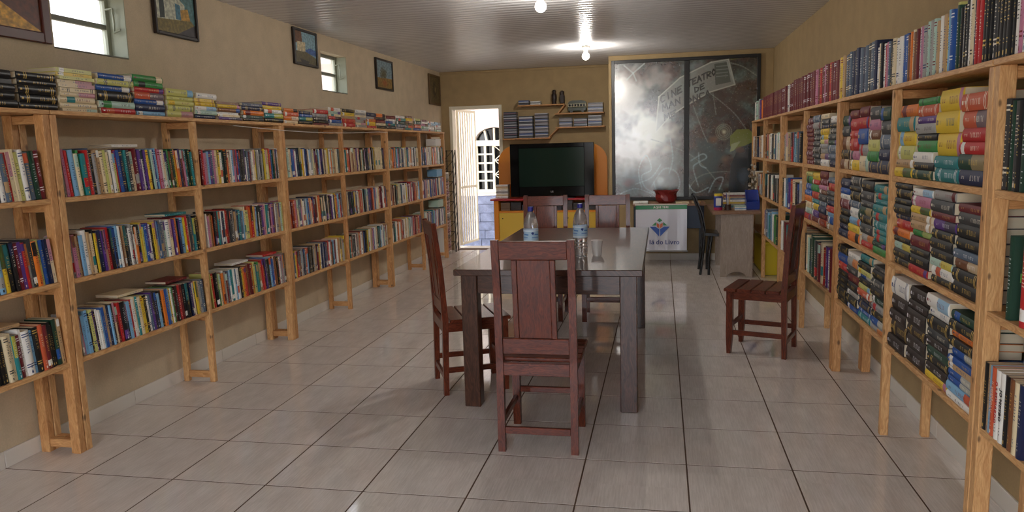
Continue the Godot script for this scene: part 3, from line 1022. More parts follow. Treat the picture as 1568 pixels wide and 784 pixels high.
const MIX := "wwccaskdnzhmwcsaztbeirqowlcnmkypxw"
func left_books() -> void:
	var rows := [
		["wywcyckywydwzrccvwzem", "kbykevkekmklykkmprsdovbnc", "wbnkcbnboakkkcctmwwlkxmkkea"],
		["sirklcgtrzksaacvczwvrbnktdcmpwnpykqwblriwcqngheyonnmitket", "siahlwackyznpiarkbnlwhakdwsdwokvyvbprwkyalbzsqwcmpokndlyrcdztk", "sillkvpkwwlbanlucmrkulrwctcyykwzpknklkoblywgmurmkkdnpcuyaszk"],
		["mrislpzicyywekoxcswlinrbdkddpwzmswcykswkdskyvcvrobtexlkew", "wiahorkmtzwntwrmsddskazntzlccvxoryslkwkdpicctwzmiphwwsaahqv", "vrkgcaowsmzwtwlwwktyorhmmyovstgaxrkpdklbbohkrwsisd"]]
	var ht := [[0.2, 0.235], [0.195, 0.225], [0.195, 0.225]]
	var rown := ["top shelf", "middle shelf", "bottom shelf"]
	var bayn := ["first", "second", "third"]
	for b in 3:
		var za: float = (-2.42 if b == 0 else LZ[b + 1] - 0.046)
		var zb: float = LZ[b + 2] + (0.046 if b != 1 else 0.02)
		for r in 3:
			if b == 2 and r < 2: continue
			stand_row(-1, -2.79, SH[r] + 0.0006, za, zb - (0.0), rows[b][r], ht[r][0], ht[r][1], [0.11, 0.10, 0.085][(b + r) % 3], 100 + b * 10 + r, {"where": "on %s of %s left-wall bay" % [rown[r], bayn[b]], "group": "paperbacks standing on the left wall shelves"})
	# beyond the third bay the spines are only a pixel or two wide
	stuff_cover = MB.new()
	stuff_pages = MB.new()
	var r := RandomNumberGenerator.new()
	r.seed = 77
	for b in range(2, 7):
		for k in 3:
			if b == 2 and k == 2: continue
			var za: float = LZ[b + 1] - 0.046
			var zb: float = LZ[b + 2] + 0.046
			stand_row(-1, -2.79, SH[k] + 0.0006, za, zb, rows[2][k] if b == 2 else fill_codes(50, MIX, r), 0.195, 0.225, r.randf_range(0.03, 0.1), 300 + b * 10 + k, {"stuff": true})
	var m := ArrayMesh.new()
	stuff_cover.add_to(m)
	stuff_pages.add_to(m)
	m.surface_set_material(0, M.cover)
	m.surface_set_material(1, M.page)
	var o := pm("distant_paperbacks", m, null, self)
	meta(o, "long rows of thin paperbacks in the left-wall bays farther from the camera", "books", "", "stuff")
	var lay := [[0, 2, -2.72, "a", "thin tan book lying across the standing books, nearest left bay"], [1, 0, -3.62, "w", "white book lying across the standing books, top shelf, second left bay"], [1, 1, -4.0, "t", "teal book lying across the middle-shelf books, second left bay"], [1, 2, -3.55, "c", "cream book lying across the bottom-shelf books, second left bay"], [1, 2, -3.95, "m", "maroon book lying across the bottom-shelf books, second left bay"], [2, 2, -4.65, "w", "white book lying across the bottom-shelf books, third left bay"], [2, 2, -5.05, "r", "red book lying across the bottom-shelf books, third left bay"]]
	for e in lay:
		var t := 0.014
		book("lying_book", Transform3D(Basis(Vector3(1, 0, 0), Vector3(0, 0, -1), Vector3(0, 1, 0)), Vector3(-2.83, SH[e[1]] + (0.238 if e[1] == 0 else 0.229) + t / 2, e[2] + 0.1)), t, 0.2, 0.135, CODE.find(e[3]) * 6, false, e[4], "books lying across the standing rows")
	# flat piles on top of the left bookcases
	var list := [["kkkk", 0.165, -2.38, -2.66], ["kkkkk", 0.165, -2.66, -2.925], ["kkkkk", 0.165, -2.925, -3.165], ["vyvccccccc", 0.205, -3.165, -3.42], ["bvbkqr", 0.205, -3.42, -3.7], ["ggrxbnl", 0.222, -3.7, -3.97], ["vvvvv", 0.165, -3.97, -4.24], ["wyywqn", 0.158, -4.24, -4.48], ["hyhwcp", 0.12, -4.48, -4.77], ["nnoek", 0.125, -4.77, -5.06], ["pywtk", 0.148, -5.06, -5.35], ["oxoc", 0.115, -5.35, -5.6], ["nbtk", 0.105, -5.6, -5.85], ["rsdkm", 0.13, -5.85, -6.16], ["wqcrbs", 0.16, -6.16, -6.44], ["kyarr", 0.16, -6.44, -6.74], ["wscsscs", 0.165, -6.74, -7.01], ["nsoyr", 0.15, -7.01, -7.27], ["okmck", 0.15, -7.27, -7.55], ["mwbtd", 0.14, -7.55, -7.85], ["wtezs", 0.15, -7.85, -8.17], ["hyhuxt", 0.16, -8.17, -8.45], ["vexb", 0.14, -8.45, -8.72], ["mwiqs", 0.135, -8.72, -9.0], ["wlsws", 0.12, -9.0, -9.3], ["lwsq", 0.12, -9.3, -9.58]]
	for i in list.size():
		var e: Array = list[i]
		piles(-1, -2.80, TOP + 0.0006, e[2] - 0.001, e[3] + 0.001, [e[0]], [e[1]], 500 + i, {"name": "textbook", "word": "textbook", "where": "", "group": "textbooks piled on top of the left bookcases", "d": 0.17})
		# name the pile by its place in the row
		for c in get_children():
			if c.has_meta("label") and (c.get_meta("label") as String).ends_with("first pile "):
				c.set_meta("label", (c.get_meta("label") as String).replace("first pile ", "%s flat pile atop left bookcases" % ordinal(i)))

func right_books() -> void:
	var rown := ["top shelf", "middle shelf", "bottom shelf"]
	# bays in camera order: 0 is cut by the picture's edge, 1 to 3 hold flat piles
	var P := {
		1: [[["otyvay", "gxpskgwke", "yyytt", "xxrren"], [0.285, 0.30, 0.315, 0.29]], [["kkkknrokqkk", "wiyaagmkkr", "sdmpkkkqwk", "mdkkzhkk"], [0.335, 0.325, 0.33, 0.3]], [["wuuuu", "uuuuuu", "wwkduekuy", "ekokbbabblw"], [0.3, 0.3, 0.315, 0.3]]],
		2: [[["edhuh", "mrrriy", "mrbsc", "dihvgn", "edznn"], [0.28, 0.30, 0.31, 0.3, 0.29]], [["nbwmkknn", "dkkzwlyo", "kddekdsr", "tttttttteg"], [0.31, 0.33, 0.32, 0.31]], [["kbrkkkkk", "wsdmkskb", "tkvbkvxnnbt", "dkdkeskbs"], [0.31, 0.3, 0.32, 0.3]]],
		3: [[["mmmmmmmmmm", "zsdddddd", "cdnyyvssaw", "wkddezzn"], [0.3, 0.31, 0.31, 0.29]], [["vgbbocqr", "yrgrtypm", "mmihdznmx", "zrddnrlba"], [0.31, 0.31, 0.33, 0.3]]]}
	var bn := ["nearest", "second", "third", "fourth", "fifth", "sixth", "seventh"]
	for b in P:
		for r in P[b].size():
			var e: Array = P[b][r]
			piles(1, 1.045, SH[r] + 0.0006, RZ[b + 2] + 0.046, RZ[b + 1] - 0.046, e[0], e[1], 700 + b * 10 + r, {"name": "hardback", "word": "hardback", "hard": true, "d": 0.17, "grow": 1.09, "where": "on %s, %s right-wall bay" % [rown[r], bn[b]], "group": "thick books piled flat on the right wall shelves"})
	# standing books in the far bays
	var r := RandomNumberGenerator.new()
	r.seed = 41
	var wd := {"word": "book", "name": "shelf_book", "group": "books standing on the right wall shelves", "d": 0.15}
	var S := [[3, 2, "kcqeeedmcrpwmk", 0.25, 0.29, RZ[5] + 0.05, RZ[4] - 0.05],
		[4, 0, "ascdazkrzltznk", 0.22, 0.25, RZ[6] + 0.05, -6.15], [4, 1, "kwlnbprwcknwsw", 0.22, 0.26, RZ[6] + 0.05, -6.05], [4, 2, "wsmdkrnwhmka", 0.24, 0.27, RZ[6] + 0.05, -6.1],
		[5, 0, "haxmcwnkaczwqcwh", 0.22, 0.25, RZ[7] + 0.05, RZ[6] - 0.05], [5, 1, "kdwsakdwcsdwkska", 0.22, 0.25, RZ[7] + 0.05, RZ[6] - 0.1], [5, 2, "wpszltzlwegge", 0.23, 0.28, RZ[7] + 0.05, RZ[6] - 0.2],
		[6, 0, "whzakncsawmd", 0.2, 0.24, RZ[8] + 0.05, RZ[7] - 0.05], [6, 1, "swcashwsda", 0.2, 0.24, RZ[8] + 0.05, RZ[7] - 0.05]]
	for e in S:
		wd.where = "on %s of %s right-wall bay" % [rown[e[1]], bn[e[0]]]
		stand_row(1, 1.05, SH[e[1]] + 0.0006, e[5], e[6], e[2], e[3], e[4], 0.02, 800 + e[0] * 10 + e[1], wd)
	# the long row on top
	var seg := [["wqsqmpo", 0.19, 0.22, -9.15, -8.45], ["rmmmmmmmmmm", 0.215, 0.225, -8.45, -7.6], ["mmmmmmmmmm", 0.22, 0.225, -7.59, -6.9], ["mwmwmwm", 0.225, 0.23, -6.89, -6.55], ["mmmmmmmmmmmm", 0.235, 0.245, -6.54, -5.75], ["mimrmmimmrmmm", 0.235, 0.245, -5.74, -4.97], ["aya", 0.24, 0.25, -4.96, -4.79], ["znznzdnznzdzn", 0.24, 0.25, -4.78, -4.13], ["wckwrizkwc", 0.2, 0.22, -4.12, -3.8], ["wwbb", 0.205, 0.215, -3.79, -3.64], ["hochmwis", 0.2, 0.215, -3.63, -3.39], ["qswqaway", 0.2, 0.23, -3.385, -3.16], ["lbveksk", 0.215, 0.245, -3.155, -3.0], ["dmwcnrwr", 0.22, 0.25, -2.995, -2.845], ["kkkdkkkkkk", 0.28, 0.30, -2.84, -2.62], ["wiwrwb", 0.25, 0.28, -2.615, -2.45]]
	var cnt := 0
	for i in seg.size():
		var e: Array = seg[i]
		stand_row(1, 1.05, TOP + 0.0006, e[3], e[4], e[0], e[1], e[2], 0.012 if i < 14 else 0.0, 900 + i, {"word": "bound volume", "name": "bound_volume", "hard": true, "d": 0.17, "where": "along the top of right bookcases", "first": cnt, "group": "volumes standing on top of the right bookcases"})
		cnt += (e[0] as String).length()
	# bay cut by the picture's right edge
	var g := "books in the right wall bay nearest the camera"
	stand_row(1, 1.05, SH[0] + 0.0006, -2.645, -2.38, "dkedkedke", 0.27, 0.3, 0.0, 951, {"word": "ledger", "name": "ledger", "hard": true, "d": 0.19, "where": "on top shelf of nearest right-wall bay", "group": g})
	piles(1, 1.155, SH[1] + 0.0006, -2.645, -2.44, ["swwsw"], [0.335], 952, {"name": "magazine", "word": "magazine", "d": 0.11, "where": "on middle shelf, nearest right-wall bay", "group": g})
	var m1 := book("leaning_book", Transform3D(Basis(Vector3.UP, PI) , Vector3(1.05, SH[1] + 0.0006, -2.525)), 0.03, 0.26, 0.095, CODE.find("e") * 6, true, "dark green hardback with pale green letters on its front board", g)
	var gl := mat(c8(120, 190, 80), 0.5)
	text("lettering", m1, "LI", 0.028, gl, Transform3D(Basis(Vector3.UP, PI), Vector3(-0.022, 0.165, -0.0155)), false, false)
	text("lettering", m1, "Pr", 0.028, gl, Transform3D(Basis(Vector3.UP, PI), Vector3(-0.018, 0.132, -0.0155)), false, false)
	book("leaning_book", Transform3D(Basis(Vector3.UP, PI), Vector3(1.045, SH[1] + 0.0006, -2.42)), 0.035, 0.27, 0.1, CODE.find("r") * 6 + 5, true, "crimson hardback standing right of the dark green lettered book", g)
	piles(1, 1.15, SH[2] + 0.0006, -2.645, -2.43, ["sszsz"], [0.31], 953, {"name": "magazine", "word": "magazine", "d": 0.11, "where": "on bottom shelf, nearest right-wall bay", "group": g})
	var z := -2.64
	var sp := [["k", 0.03, "", Color.BLACK, "black paperback with a dark landscape spine beside the post"], ["a", 0.012, "", Color.BLACK, "thin tan paperback between the black and blue spines"], ["l", 0.012, "", Color.BLACK, "thin light-blue paperback left of the orange-red spine"], ["x", 0.03, "DIEVOLV", c8(240, 200, 180), "orange-red novel standing beside the white lettered spines"], ["w", 0.032, "O LEOPARDO", c8(190, 40, 40), "white novel with red spine lettering"], ["w", 0.032, "JO NESBO", c8(30, 30, 34), "white novel with black spine lettering"], ["k", 0.03, "", Color.BLACK, "black novel at the picture's right edge, bottom shelf"], ["h", 0.03, "", Color.BLACK, "brown novel after the black one, bottom shelf, past the picture's edge"], ["c", 0.03, "", Color.BLACK, "cream novel after the brown one, bottom shelf, past the picture's edge"], ["n", 0.03, "", Color.BLACK, "navy novel last in the bottom shelf row"]]
	for e in sp:
		var o := book("novel", Transform3D(Basis(Vector3.UP, PI), Vector3(1.042, SH[2] + 0.0006, z + e[1] / 2)), e[1] - 0.001, 0.225, 0.15 if z > -2.42 else 0.1, CODE.find(e[0]) * 6 + (0 if e[2] == "" else 0), false, e[4], g)
		if e[2] != "":
			# plain cell colour behind real letters
			var lm := mat(e[3], 0.5)
			var bz := Basis(Vector3(0, -1, 0), Vector3(0, 0, -1), Vector3(1, 0, 0))
			text("lettering", o, e[2], e[1] * 0.5, lm, Transform3D(bz, Vector3(0.0055, 0.12, 0)), true)
		z += e[1] + 0.0006

# ------------------------------------------------------------------ table, chairs, bottles
func furniture() -> void:
	var o := thing("dining_table", "long dark-brown wooden table in the middle of the room", "table", Vector3(-0.597, 0, -4.915))
	var hx := 0.505
	var hz := 1.035
	pbox("tabletop", o, M.table, Vector3(-hx, 0.745, -hz), Vector3(hx, 0.78, hz), 0.004)
	for sx in [-1.0, 1.0]:
		for sz in [-1.0, 1.0]:
			pbox("leg", o, M.table, Vector3(sx * 0.475, 0, sz * 1.0), Vector3(sx * 0.385, 0.7445, sz * 0.91), 0.004)
		pbox("apron", o, M.table, Vector3(sx * 0.46, 0.64, -0.9095), Vector3(sx * 0.435, 0.7445, 0.9095), 0.002)
	for sz in [-1.0, 1.0]:
		pbox("apron", o, M.table, Vector3(-0.3845, 0.64, sz * 0.985), Vector3(0.3845, 0.7445, sz * 0.96), 0.002)
	chair("mahogany dining chair with its panelled back to the camera", Vector3(-0.565, 0, -3.525), 0)
	chair("mahogany dining chair turned sideways at the table's left side", Vector3(-1.135, 0, -4.335), -64.5)
	chair("dark dining chair standing alone by the right bookcase", Vector3(0.672, 0, -5.28), 70.7)
	chair("dining chair at the table's far end, in front of the television stand", Vector3(-0.975, 0, -6.19), 180)
	chair("reddish dining chair at the table's far end, nearer the banner", Vector3(-0.445, 0, -6.19), 180)
	# water bottles and cup
	var pet := mat(Color(0.97, 0.985, 1.0, 0.1), 0.02)
	pet.refraction_enabled = true
	pet.refraction_scale = 0.033
	var capm := mat(c8(44, 46, 150), 0.4)
	var im := canvas(128, 64, c8(176, 208, 232))
	stroke(im, [Vector2(0, 6), Vector2(128, 6)], 3, c8(228, 240, 250))
	stroke(im, [Vector2(0, 58), Vector2(128, 58)], 3, c8(228, 240, 250))
	for q in [10, 74]:
		poly(im, [Vector2(q + 30, 16), Vector2(q + 42, 12), Vector2(q + 46, 20), Vector2(q + 36, 28)], c8(30, 60, 140))
		stroke(im, [Vector2(q, 26), Vector2(q + 24, 24)], 3, c8(90, 140, 200))
		stroke(im, [Vector2(q + 4, 40), Vector2(q + 40, 40)], 2, c8(120, 160, 210))
	var labm := printed(im, 0.4)
	for e in [[Vector3(-0.462, 0.7805, -4.365), "clear water bottle with blue cap standing beside the plastic cup"], [Vector3(-0.721, 0.7805, -4.176), "clear water bottle with blue cap, left one, half hidden by chair back"]]:
		var b := thing("water_bottle", e[1], "bottle", e[0], 0, "water bottles on the table")
		var k := MB.new()
		k.lathe([Vector2(0.0, 0.004), Vector2(0.03, 0.0), Vector2(0.04, 0.006), Vector2(0.042, 0.02), Vector2(0.040, 0.05), Vector2(0.042, 0.06), Vector2(0.039, 0.07), Vector2(0.042, 0.08), Vector2(0.039, 0.09), Vector2(0.042, 0.10), Vector2(0.042, 0.19), Vector2(0.041, 0.21), Vector2(0.034, 0.245), Vector2(0.02, 0.275), Vector2(0.0135, 0.2845), Vector2(0.0, 0.2852)], Vector3.ZERO, 24)
		part("body", k, pet, b)
		k = MB.new()
		k.lathe([Vector2(0.0426, 0.115), Vector2(0.0432, 0.116), Vector2(0.0432, 0.184), Vector2(0.0426, 0.185)], Vector3.ZERO, 24)
		for q in k.uv.size():
			k.uv[q].y = 1.0 - (k.v[q].y - 0.115) / 0.07
			k.uv[q].x *= 2.0
		part("label", k, labm, b)
		k = MB.new()
		k.lathe([Vector2(0.0, 0.286), Vector2(0.0155, 0.286), Vector2(0.0165, 0.29), Vector2(0.016, 0.308), Vector2(0.013, 0.311), Vector2(0.0, 0.311)], Vector3.ZERO, 18)
		part("cap", k, capm, b)
	var cupm := mat(Color(0.95, 0.95, 0.95, 0.3), 0.15)
	cupm.transparency = BaseMaterial3D.TRANSPARENCY_ALPHA
	var c := thing("plastic_cup", "small translucent plastic cup beside the water bottle", "cup", Vector3(-0.369, 0.7805, -4.40))
	var k := MB.new()
	k.lathe([Vector2(0.0, 0.002), Vector2(0.024, 0.0), Vector2(0.026, 0.004), Vector2(0.034, 0.088), Vector2(0.033, 0.088), Vector2(0.025, 0.005)], Vector3.ZERO, 22)
	part("body", k, cupm, c)
	k = MB.new()
	k.lathe([Vector2(0.0335, 0.0885), Vector2(0.037, 0.0885), Vector2(0.037, 0.0925), Vector2(0.0335, 0.0925)], Vector3.ZERO, 22)
	part("rim", k, cupm, c)

# ------------------------------------------------------------------ television wall
func far_wall() -> void:
	var o := thing("television_stand", "orange and yellow television stand with red shelf and doors", "television stand", Vector3(-1.46, 0, -10.03))
	var x0 := -0.72
	var x1 := 0.72
	var zf := 0.26
	var zb := -0.29
	# tall back board with rounded shoulders
	var k := MB.new()
	var pts := [Vector2(0.03, x0 - 0.03), Vector2(1.22, x0 - 0.03)]
	for i in 9:
		var a := PI / 2 * i / 8.0
		pts.append(Vector2(1.22 + sin(a) * 0.24, x0 - 0.03 + 0.24 * (1.0 - cos(a))))
	for i in 9:
		var a := PI / 2 * (8 - i) / 8.0
		pts.append(Vector2(1.22 + sin(a) * 0.24, x1 + 0.03 - 0.24 * (1.0 - cos(a))))
	pts.append(Vector2(1.22, x1 + 0.03))
	pts.append(Vector2(0.03, x1 + 0.03))
	var sw := []
	for p in pts: sw.append(Vector2(p.y, p.x))
	k.prism(sw, 2, zb, zb + 0.03)
	part("back_board", k, M.orange, o)
	for s in [-1.0, 1.0]:
		pbox("side_panel", o, M.orange, Vector3(s * 0.72, 0, zb + 0.031), Vector3(s * 0.655, 0.735, zf), 0.004)
	pbox("shelf_top", o, M.redlam, Vector3(x0 - 0.04, 0.7355, zb + 0.031), Vector3(x1 + 0.04, 0.76, zf + 0.03), 0.004)
	pbox("shelf_middle", o, M.orange, Vector3(-0.654, 0.575, zb + 0.031), Vector3(0.654, 0.597, zf - 0.005), 0.002)
	pbox("shelf_bottom", o, M.orange, Vector3(-0.654, 0.04, zb + 0.031), Vector3(0.654, 0.065, zf - 0.005), 0.002)
	for i in 3:
		var a := -0.652 + i * 0.4355
		var d := pbox("door", o, M.yellow, Vector3(a, 0.067, zf - 0.02), Vector3(a + 0.432, 0.573, zf - 0.002), 0.003)
		var kb := MB.new()
		kb.lathe([Vector2(0.0, 0.012), Vector2(0.008, 0.01), Vector2(0.005, 0.0)], Vector3.ZERO, 10)
		var kn := part("knob", kb, M.black, d)
		kn.rotation.x = PI / 2
		kn.position = Vector3(a + 0.05, 0.5, zf - 0.002)
	# things in the open compartment
	var r := RandomNumberGenerator.new()
	r.seed = 3
	var x := -0.64
	var i := 0
	while x < 0.6:
		var w := r.randf_range(0.09, 0.16)
		var h := r.randf_range(0.06, 0.115)
		var c: Color = [c8(60, 20, 22), c8(24, 24, 40), c8(40, 30, 26), c8(120, 90, 60), c8(22, 22, 22)][r.randi() % 5]
		var bx := thing("video_case_pile", "dark pile of video cases in television stand, %s from left" % ordinal(i), "case", Vector3(-1.46 + x + w / 2, 0.5975, -9.92), 0, "video cases in the television stand")
		var y := 0.0
		while y < h:
			pbox("case", bx, mat(c.lightened(r.randf() * 0.15), 0.35), Vector3(-w / 2, y, -0.07), Vector3(w / 2, y + 0.017, 0.07), 0.001)
			y += 0.018
		x += w + 0.012
		i += 1
	# books beside the set
	var y2 := 0.761
	for j in 8:
		var t: float = [0.03, 0.022, 0.018, 0.026, 0.02, 0.024, 0.018, 0.02][j]
		var b := Basis(Vector3(0, 0, 1), Vector3(1, 0, 0), Vector3(0, 1, 0))
		book("pale_book", Transform3D(b, Vector3(-2.17, y2 + t / 2, -9.90)), t - 0.0006, 0.165, 0.12, CODE.find("wcwswcaw"[j]) * 6, false, "pale book, %s from the bottom of the pile left of television" % ordinal(j), "pale books beside the television")
		y2 += t
	# television
	var tv := thing("television", "large black flat-screen television on the orange stand", "television", Vector3(-1.40, 0.7605, -9.82))
	k = MB.new()
	k.box(Vector3(-0.551, 0.02, -0.09), Vector3(0.551, 0.712, -0.012), 0.01)
	part("housing", k, M.gloss_black, tv)
	for e in [[-0.551, 0.02, -0.435, 0.712], [0.425, 0.02, 0.551, 0.712], [-0.4345, 0.655, 0.4245, 0.712], [-0.4345, 0.02, 0.4245, 0.150]]:
		pbox("bezel", tv, M.gloss_black, Vector3(e[0], e[1], -0.0115), Vector3(e[2], e[3], 0.012), 0.004)
	var scm := mat(c8(20, 38, 30), 0.12)
	scm.metallic_specular = 0.25
	pbox("screen", tv, scm, Vector3(-0.434, 0.151, -0.011), Vector3(0.424, 0.654, 0.002), 0.001)
	pbox("stand_neck", tv, M.black, Vector3(-0.14, 0.01, -0.06), Vector3(0.14, 0.0195, -0.02), 0.0)
	pbox("stand_foot", tv, M.black, Vector3(-0.3, 0, -0.14), Vector3(0.3, 0.01, 0.06), 0.003)
	text("brand_mark", tv, "LG", 0.022, mat(c8(190, 190, 190), 0.4), Transform3D(Basis.IDENTITY, Vector3(0.0, 0.085, 0.0125)))
	# stepped wall shelves
	var sh := thing("wall_shelf", "stepped wooden wall shelf with slanted boards above the television", "shelf", Vector3(-1.42, 1.55, ZB))
	var D := 0.17
	var L := [[-0.48, 0.15, 0.425], [-0.70, -0.045, -0.015], [0.02, 0.68, 0.30], [0.03, 0.69, 0.118]]
	for e in L: pbox("board", sh, M.pine2, Vector3(e[0], e[2], 0.001), Vector3(e[1], e[2] + 0.018, D), 0.002)
	for e in [[-0.075, 0.003, 0.045, 0.117], [0.055, 0.318, 0.145, 0.424]]:
		k = MB.new()
		k.prism([Vector2(e[0], e[1]), Vector2(e[0] + 0.02, e[1]), Vector2(e[2] + 0.02, e[3]), Vector2(e[2], e[3])], 2, 0.003, D - 0.004)
		part("slanted_board", k, M.pine2, sh)
	# piles of discs on the shelves
	var g := "disc cases on the wall shelf"
	var disc := func(px: float, py: float, w: float, n: int, lab: String, pal: Array) -> void:
		var q := thing("disc_pile", lab, "disc cases", Vector3(px, py, ZB + 0.09), 0, g)
		for j in n:
			var c: Array = pal[j % pal.size()]
			pbox("case", q, mat(c8(c[0], c[1], c[2]), 0.3), Vector3(-w / 2 + r.randf() * 0.004, j * 0.0155, -0.065), Vector3(w / 2 - r.randf() * 0.004, j * 0.0155 + 0.0145, 0.065), 0.001)
	var pA := [[40, 44, 52], [150, 160, 176], [36, 38, 46], [120, 96, 110], [60, 70, 90], [190, 190, 196]]
	var pB := [[90, 92, 98], [60, 62, 70], [176, 180, 190], [50, 80, 140], [130, 120, 126], [200, 202, 206]]
	var pC := [[140, 130, 132], [60, 58, 64], [190, 188, 192], [96, 110, 150], [44, 44, 50], [160, 160, 170]]
	disc.call(-2.012, 1.5535, 0.18, 23, "tall pile of disc cases at the left end of lower wall shelf", pA)
	disc.call(-1.797, 1.5535, 0.19, 19, "middle pile of disc cases on the lower left wall shelf", pB)
	disc.call(-1.583, 1.5535, 0.18, 21, "right pile of disc cases on the lower left wall shelf", pC)
	disc.call(-1.256, 1.6865, 0.175, 8, "left pile of disc cases on the lower right wall shelf", pC)
	disc.call(-1.055, 1.6865, 0.18, 7, "middle pile of disc cases on the lower right wall shelf", pA)
	disc.call(-0.862, 1.6865, 0.18, 9, "right pile of disc cases on the lower right wall shelf", pB)
	disc.call(-0.855, 1.8685, 0.2, 8, "pile of disc cases beside the model bus", pC)
	disc.call(-1.82, 1.9935, 0.14, 4, "small grey pile of disc cases on the highest wall shelf", pB)
	disc.call(-1.66, 1.9935, 0.14, 3, "small white pile of disc cases on the highest wall shelf", [[220, 220, 216], [120, 120, 126]])
	# two carved figures
	var dk := mat(c8(44, 30, 24), 0.5)
	var st := thing("carved_figure", "dark rounded carved figure on the highest wall shelf, left one", "figurine", Vector3(-1.41, 1.9935, ZB + 0.09))
	k = MB.new()
	k.lathe([Vector2(0, 0), Vector2(0.034, 0), Vector2(0.03, 0.02), Vector2(0.036, 0.07), Vector2(0.034, 0.12), Vector2(0.024, 0.15), Vector2(0.026, 0.17), Vector2(0.018, 0.188), Vector2(0, 0.19)], Vector3.ZERO, 14)
	part("body", k, dk, st)
	st = thing("carved_figure", "dark squarish carved figure on the highest wall shelf, right one", "figurine", Vector3(-1.302, 1.9935, ZB + 0.09))
	k = MB.new()
	k.box(Vector3(-0.033, 0, -0.03), Vector3(0.033, 0.125, 0.03), 0.01)
	k.box(Vector3(-0.027, 0.1, -0.026), Vector3(0.027, 0.175, 0.026), 0.014)
	part("body", k, dk, st)
	# model bus
	var bus := thing("model_bus", "small dark green and cream model bus on the wall shelf", "model bus", Vector3(-1.10, 1.8685, ZB + 0.09))
	var bg := mat(c8(52, 62, 48), 0.4)
	var bc := mat(c8(196, 188, 160), 0.4)
	var gl := mat(c8(24, 28, 30), 0.1)
	pbox("body", bus, bg, Vector3(-0.125, 0.02, -0.045), Vector3(0.125, 0.075, 0.045), 0.008)
	pbox("cabin", bus, bc, Vector3(-0.123, 0.0755, -0.043), Vector3(0.123, 0.12, 0.043), 0.006)
	k = MB.new()
	k.prism([Vector2(-0.125, 0.1205), Vector2(0.125, 0.1205), Vector2(0.105, 0.15), Vector2(0.06, 0.162), Vector2(-0.06, 0.162), Vector2(-0.105, 0.15)], 2, -0.042, 0.042)
	part("roof", k, bg, bus)
	for j in 6: pbox("window_pane", bus, gl, Vector3(-0.112 + j * 0.038, 0.083, 0.0435), Vector3(-0.112 + j * 0.038 + 0.03, 0.113, 0.046), 0.001)
	for j in 2:
		k = MB.new()
		k.lathe([Vector2(0, 0), Vector2(0.02, 0), Vector2(0.02, 0.014), Vector2(0, 0.014)], Vector3.ZERO, 14)
		var wq := part("wheel", k, M.black, bus)
		wq.rotation.x = PI / 2
		wq.position = Vector3(-0.075 + 0.15 * j, 0.02, 0.036)

# ------------------------------------------------------------------ mural
const GLYPH := {"C": [[[1, 0.1], [0.3, 0], [0, 0.5], [0.25, 1], [0.95, 0.9]]], "I": [[[0.5, 0], [0.5, 1]]], "N": [[[0, 1], [0.1, 0], [0.85, 1], [0.95, 0]]], "E": [[[1, 0], [0.1, 0.05], [0, 1], [0.95, 0.95]], [[0.05, 0.5], [0.8, 0.45]]], "T": [[[0, 0.05], [1, 0]], [[0.5, 0], [0.45, 1]]], "A": [[[0, 1], [0.5, 0], [1, 1]], [[0.2, 0.62], [0.85, 0.6]]], "R": [[[0, 1], [0.1, 0], [0.9, 0.15], [0.8, 0.45], [0.1, 0.55], [0.95, 1]]], "O": [[[0.5, 0], [0.05, 0.45], [0.4, 1], [0.95, 0.55], [0.5, 0]]], "M": [[[0, 1], [0.15, 0], [0.5, 0.6], [0.85, 0], [1, 1]]], "D": [[[0.05, 0], [0, 1], [0.7, 0.9], [0.95, 0.4], [0.05, 0]]], "L": [[[0.1, 0], [0, 1], [0.9, 0.95]]]}
func graffiti(im: Image, s: String, at: Vector2, step: Vector2, h: Vector2, w: float, c: Color) -> void:
	for i in s.length():
		if GLYPH.has(s[i]):
			for ln in GLYPH[s[i]]:
				var p := []
				for q in ln: p.append(at + step * (i + q[0] * 0.78) + h * q[1])
				stroke(im, p, w, c, 0.85, 1.0)

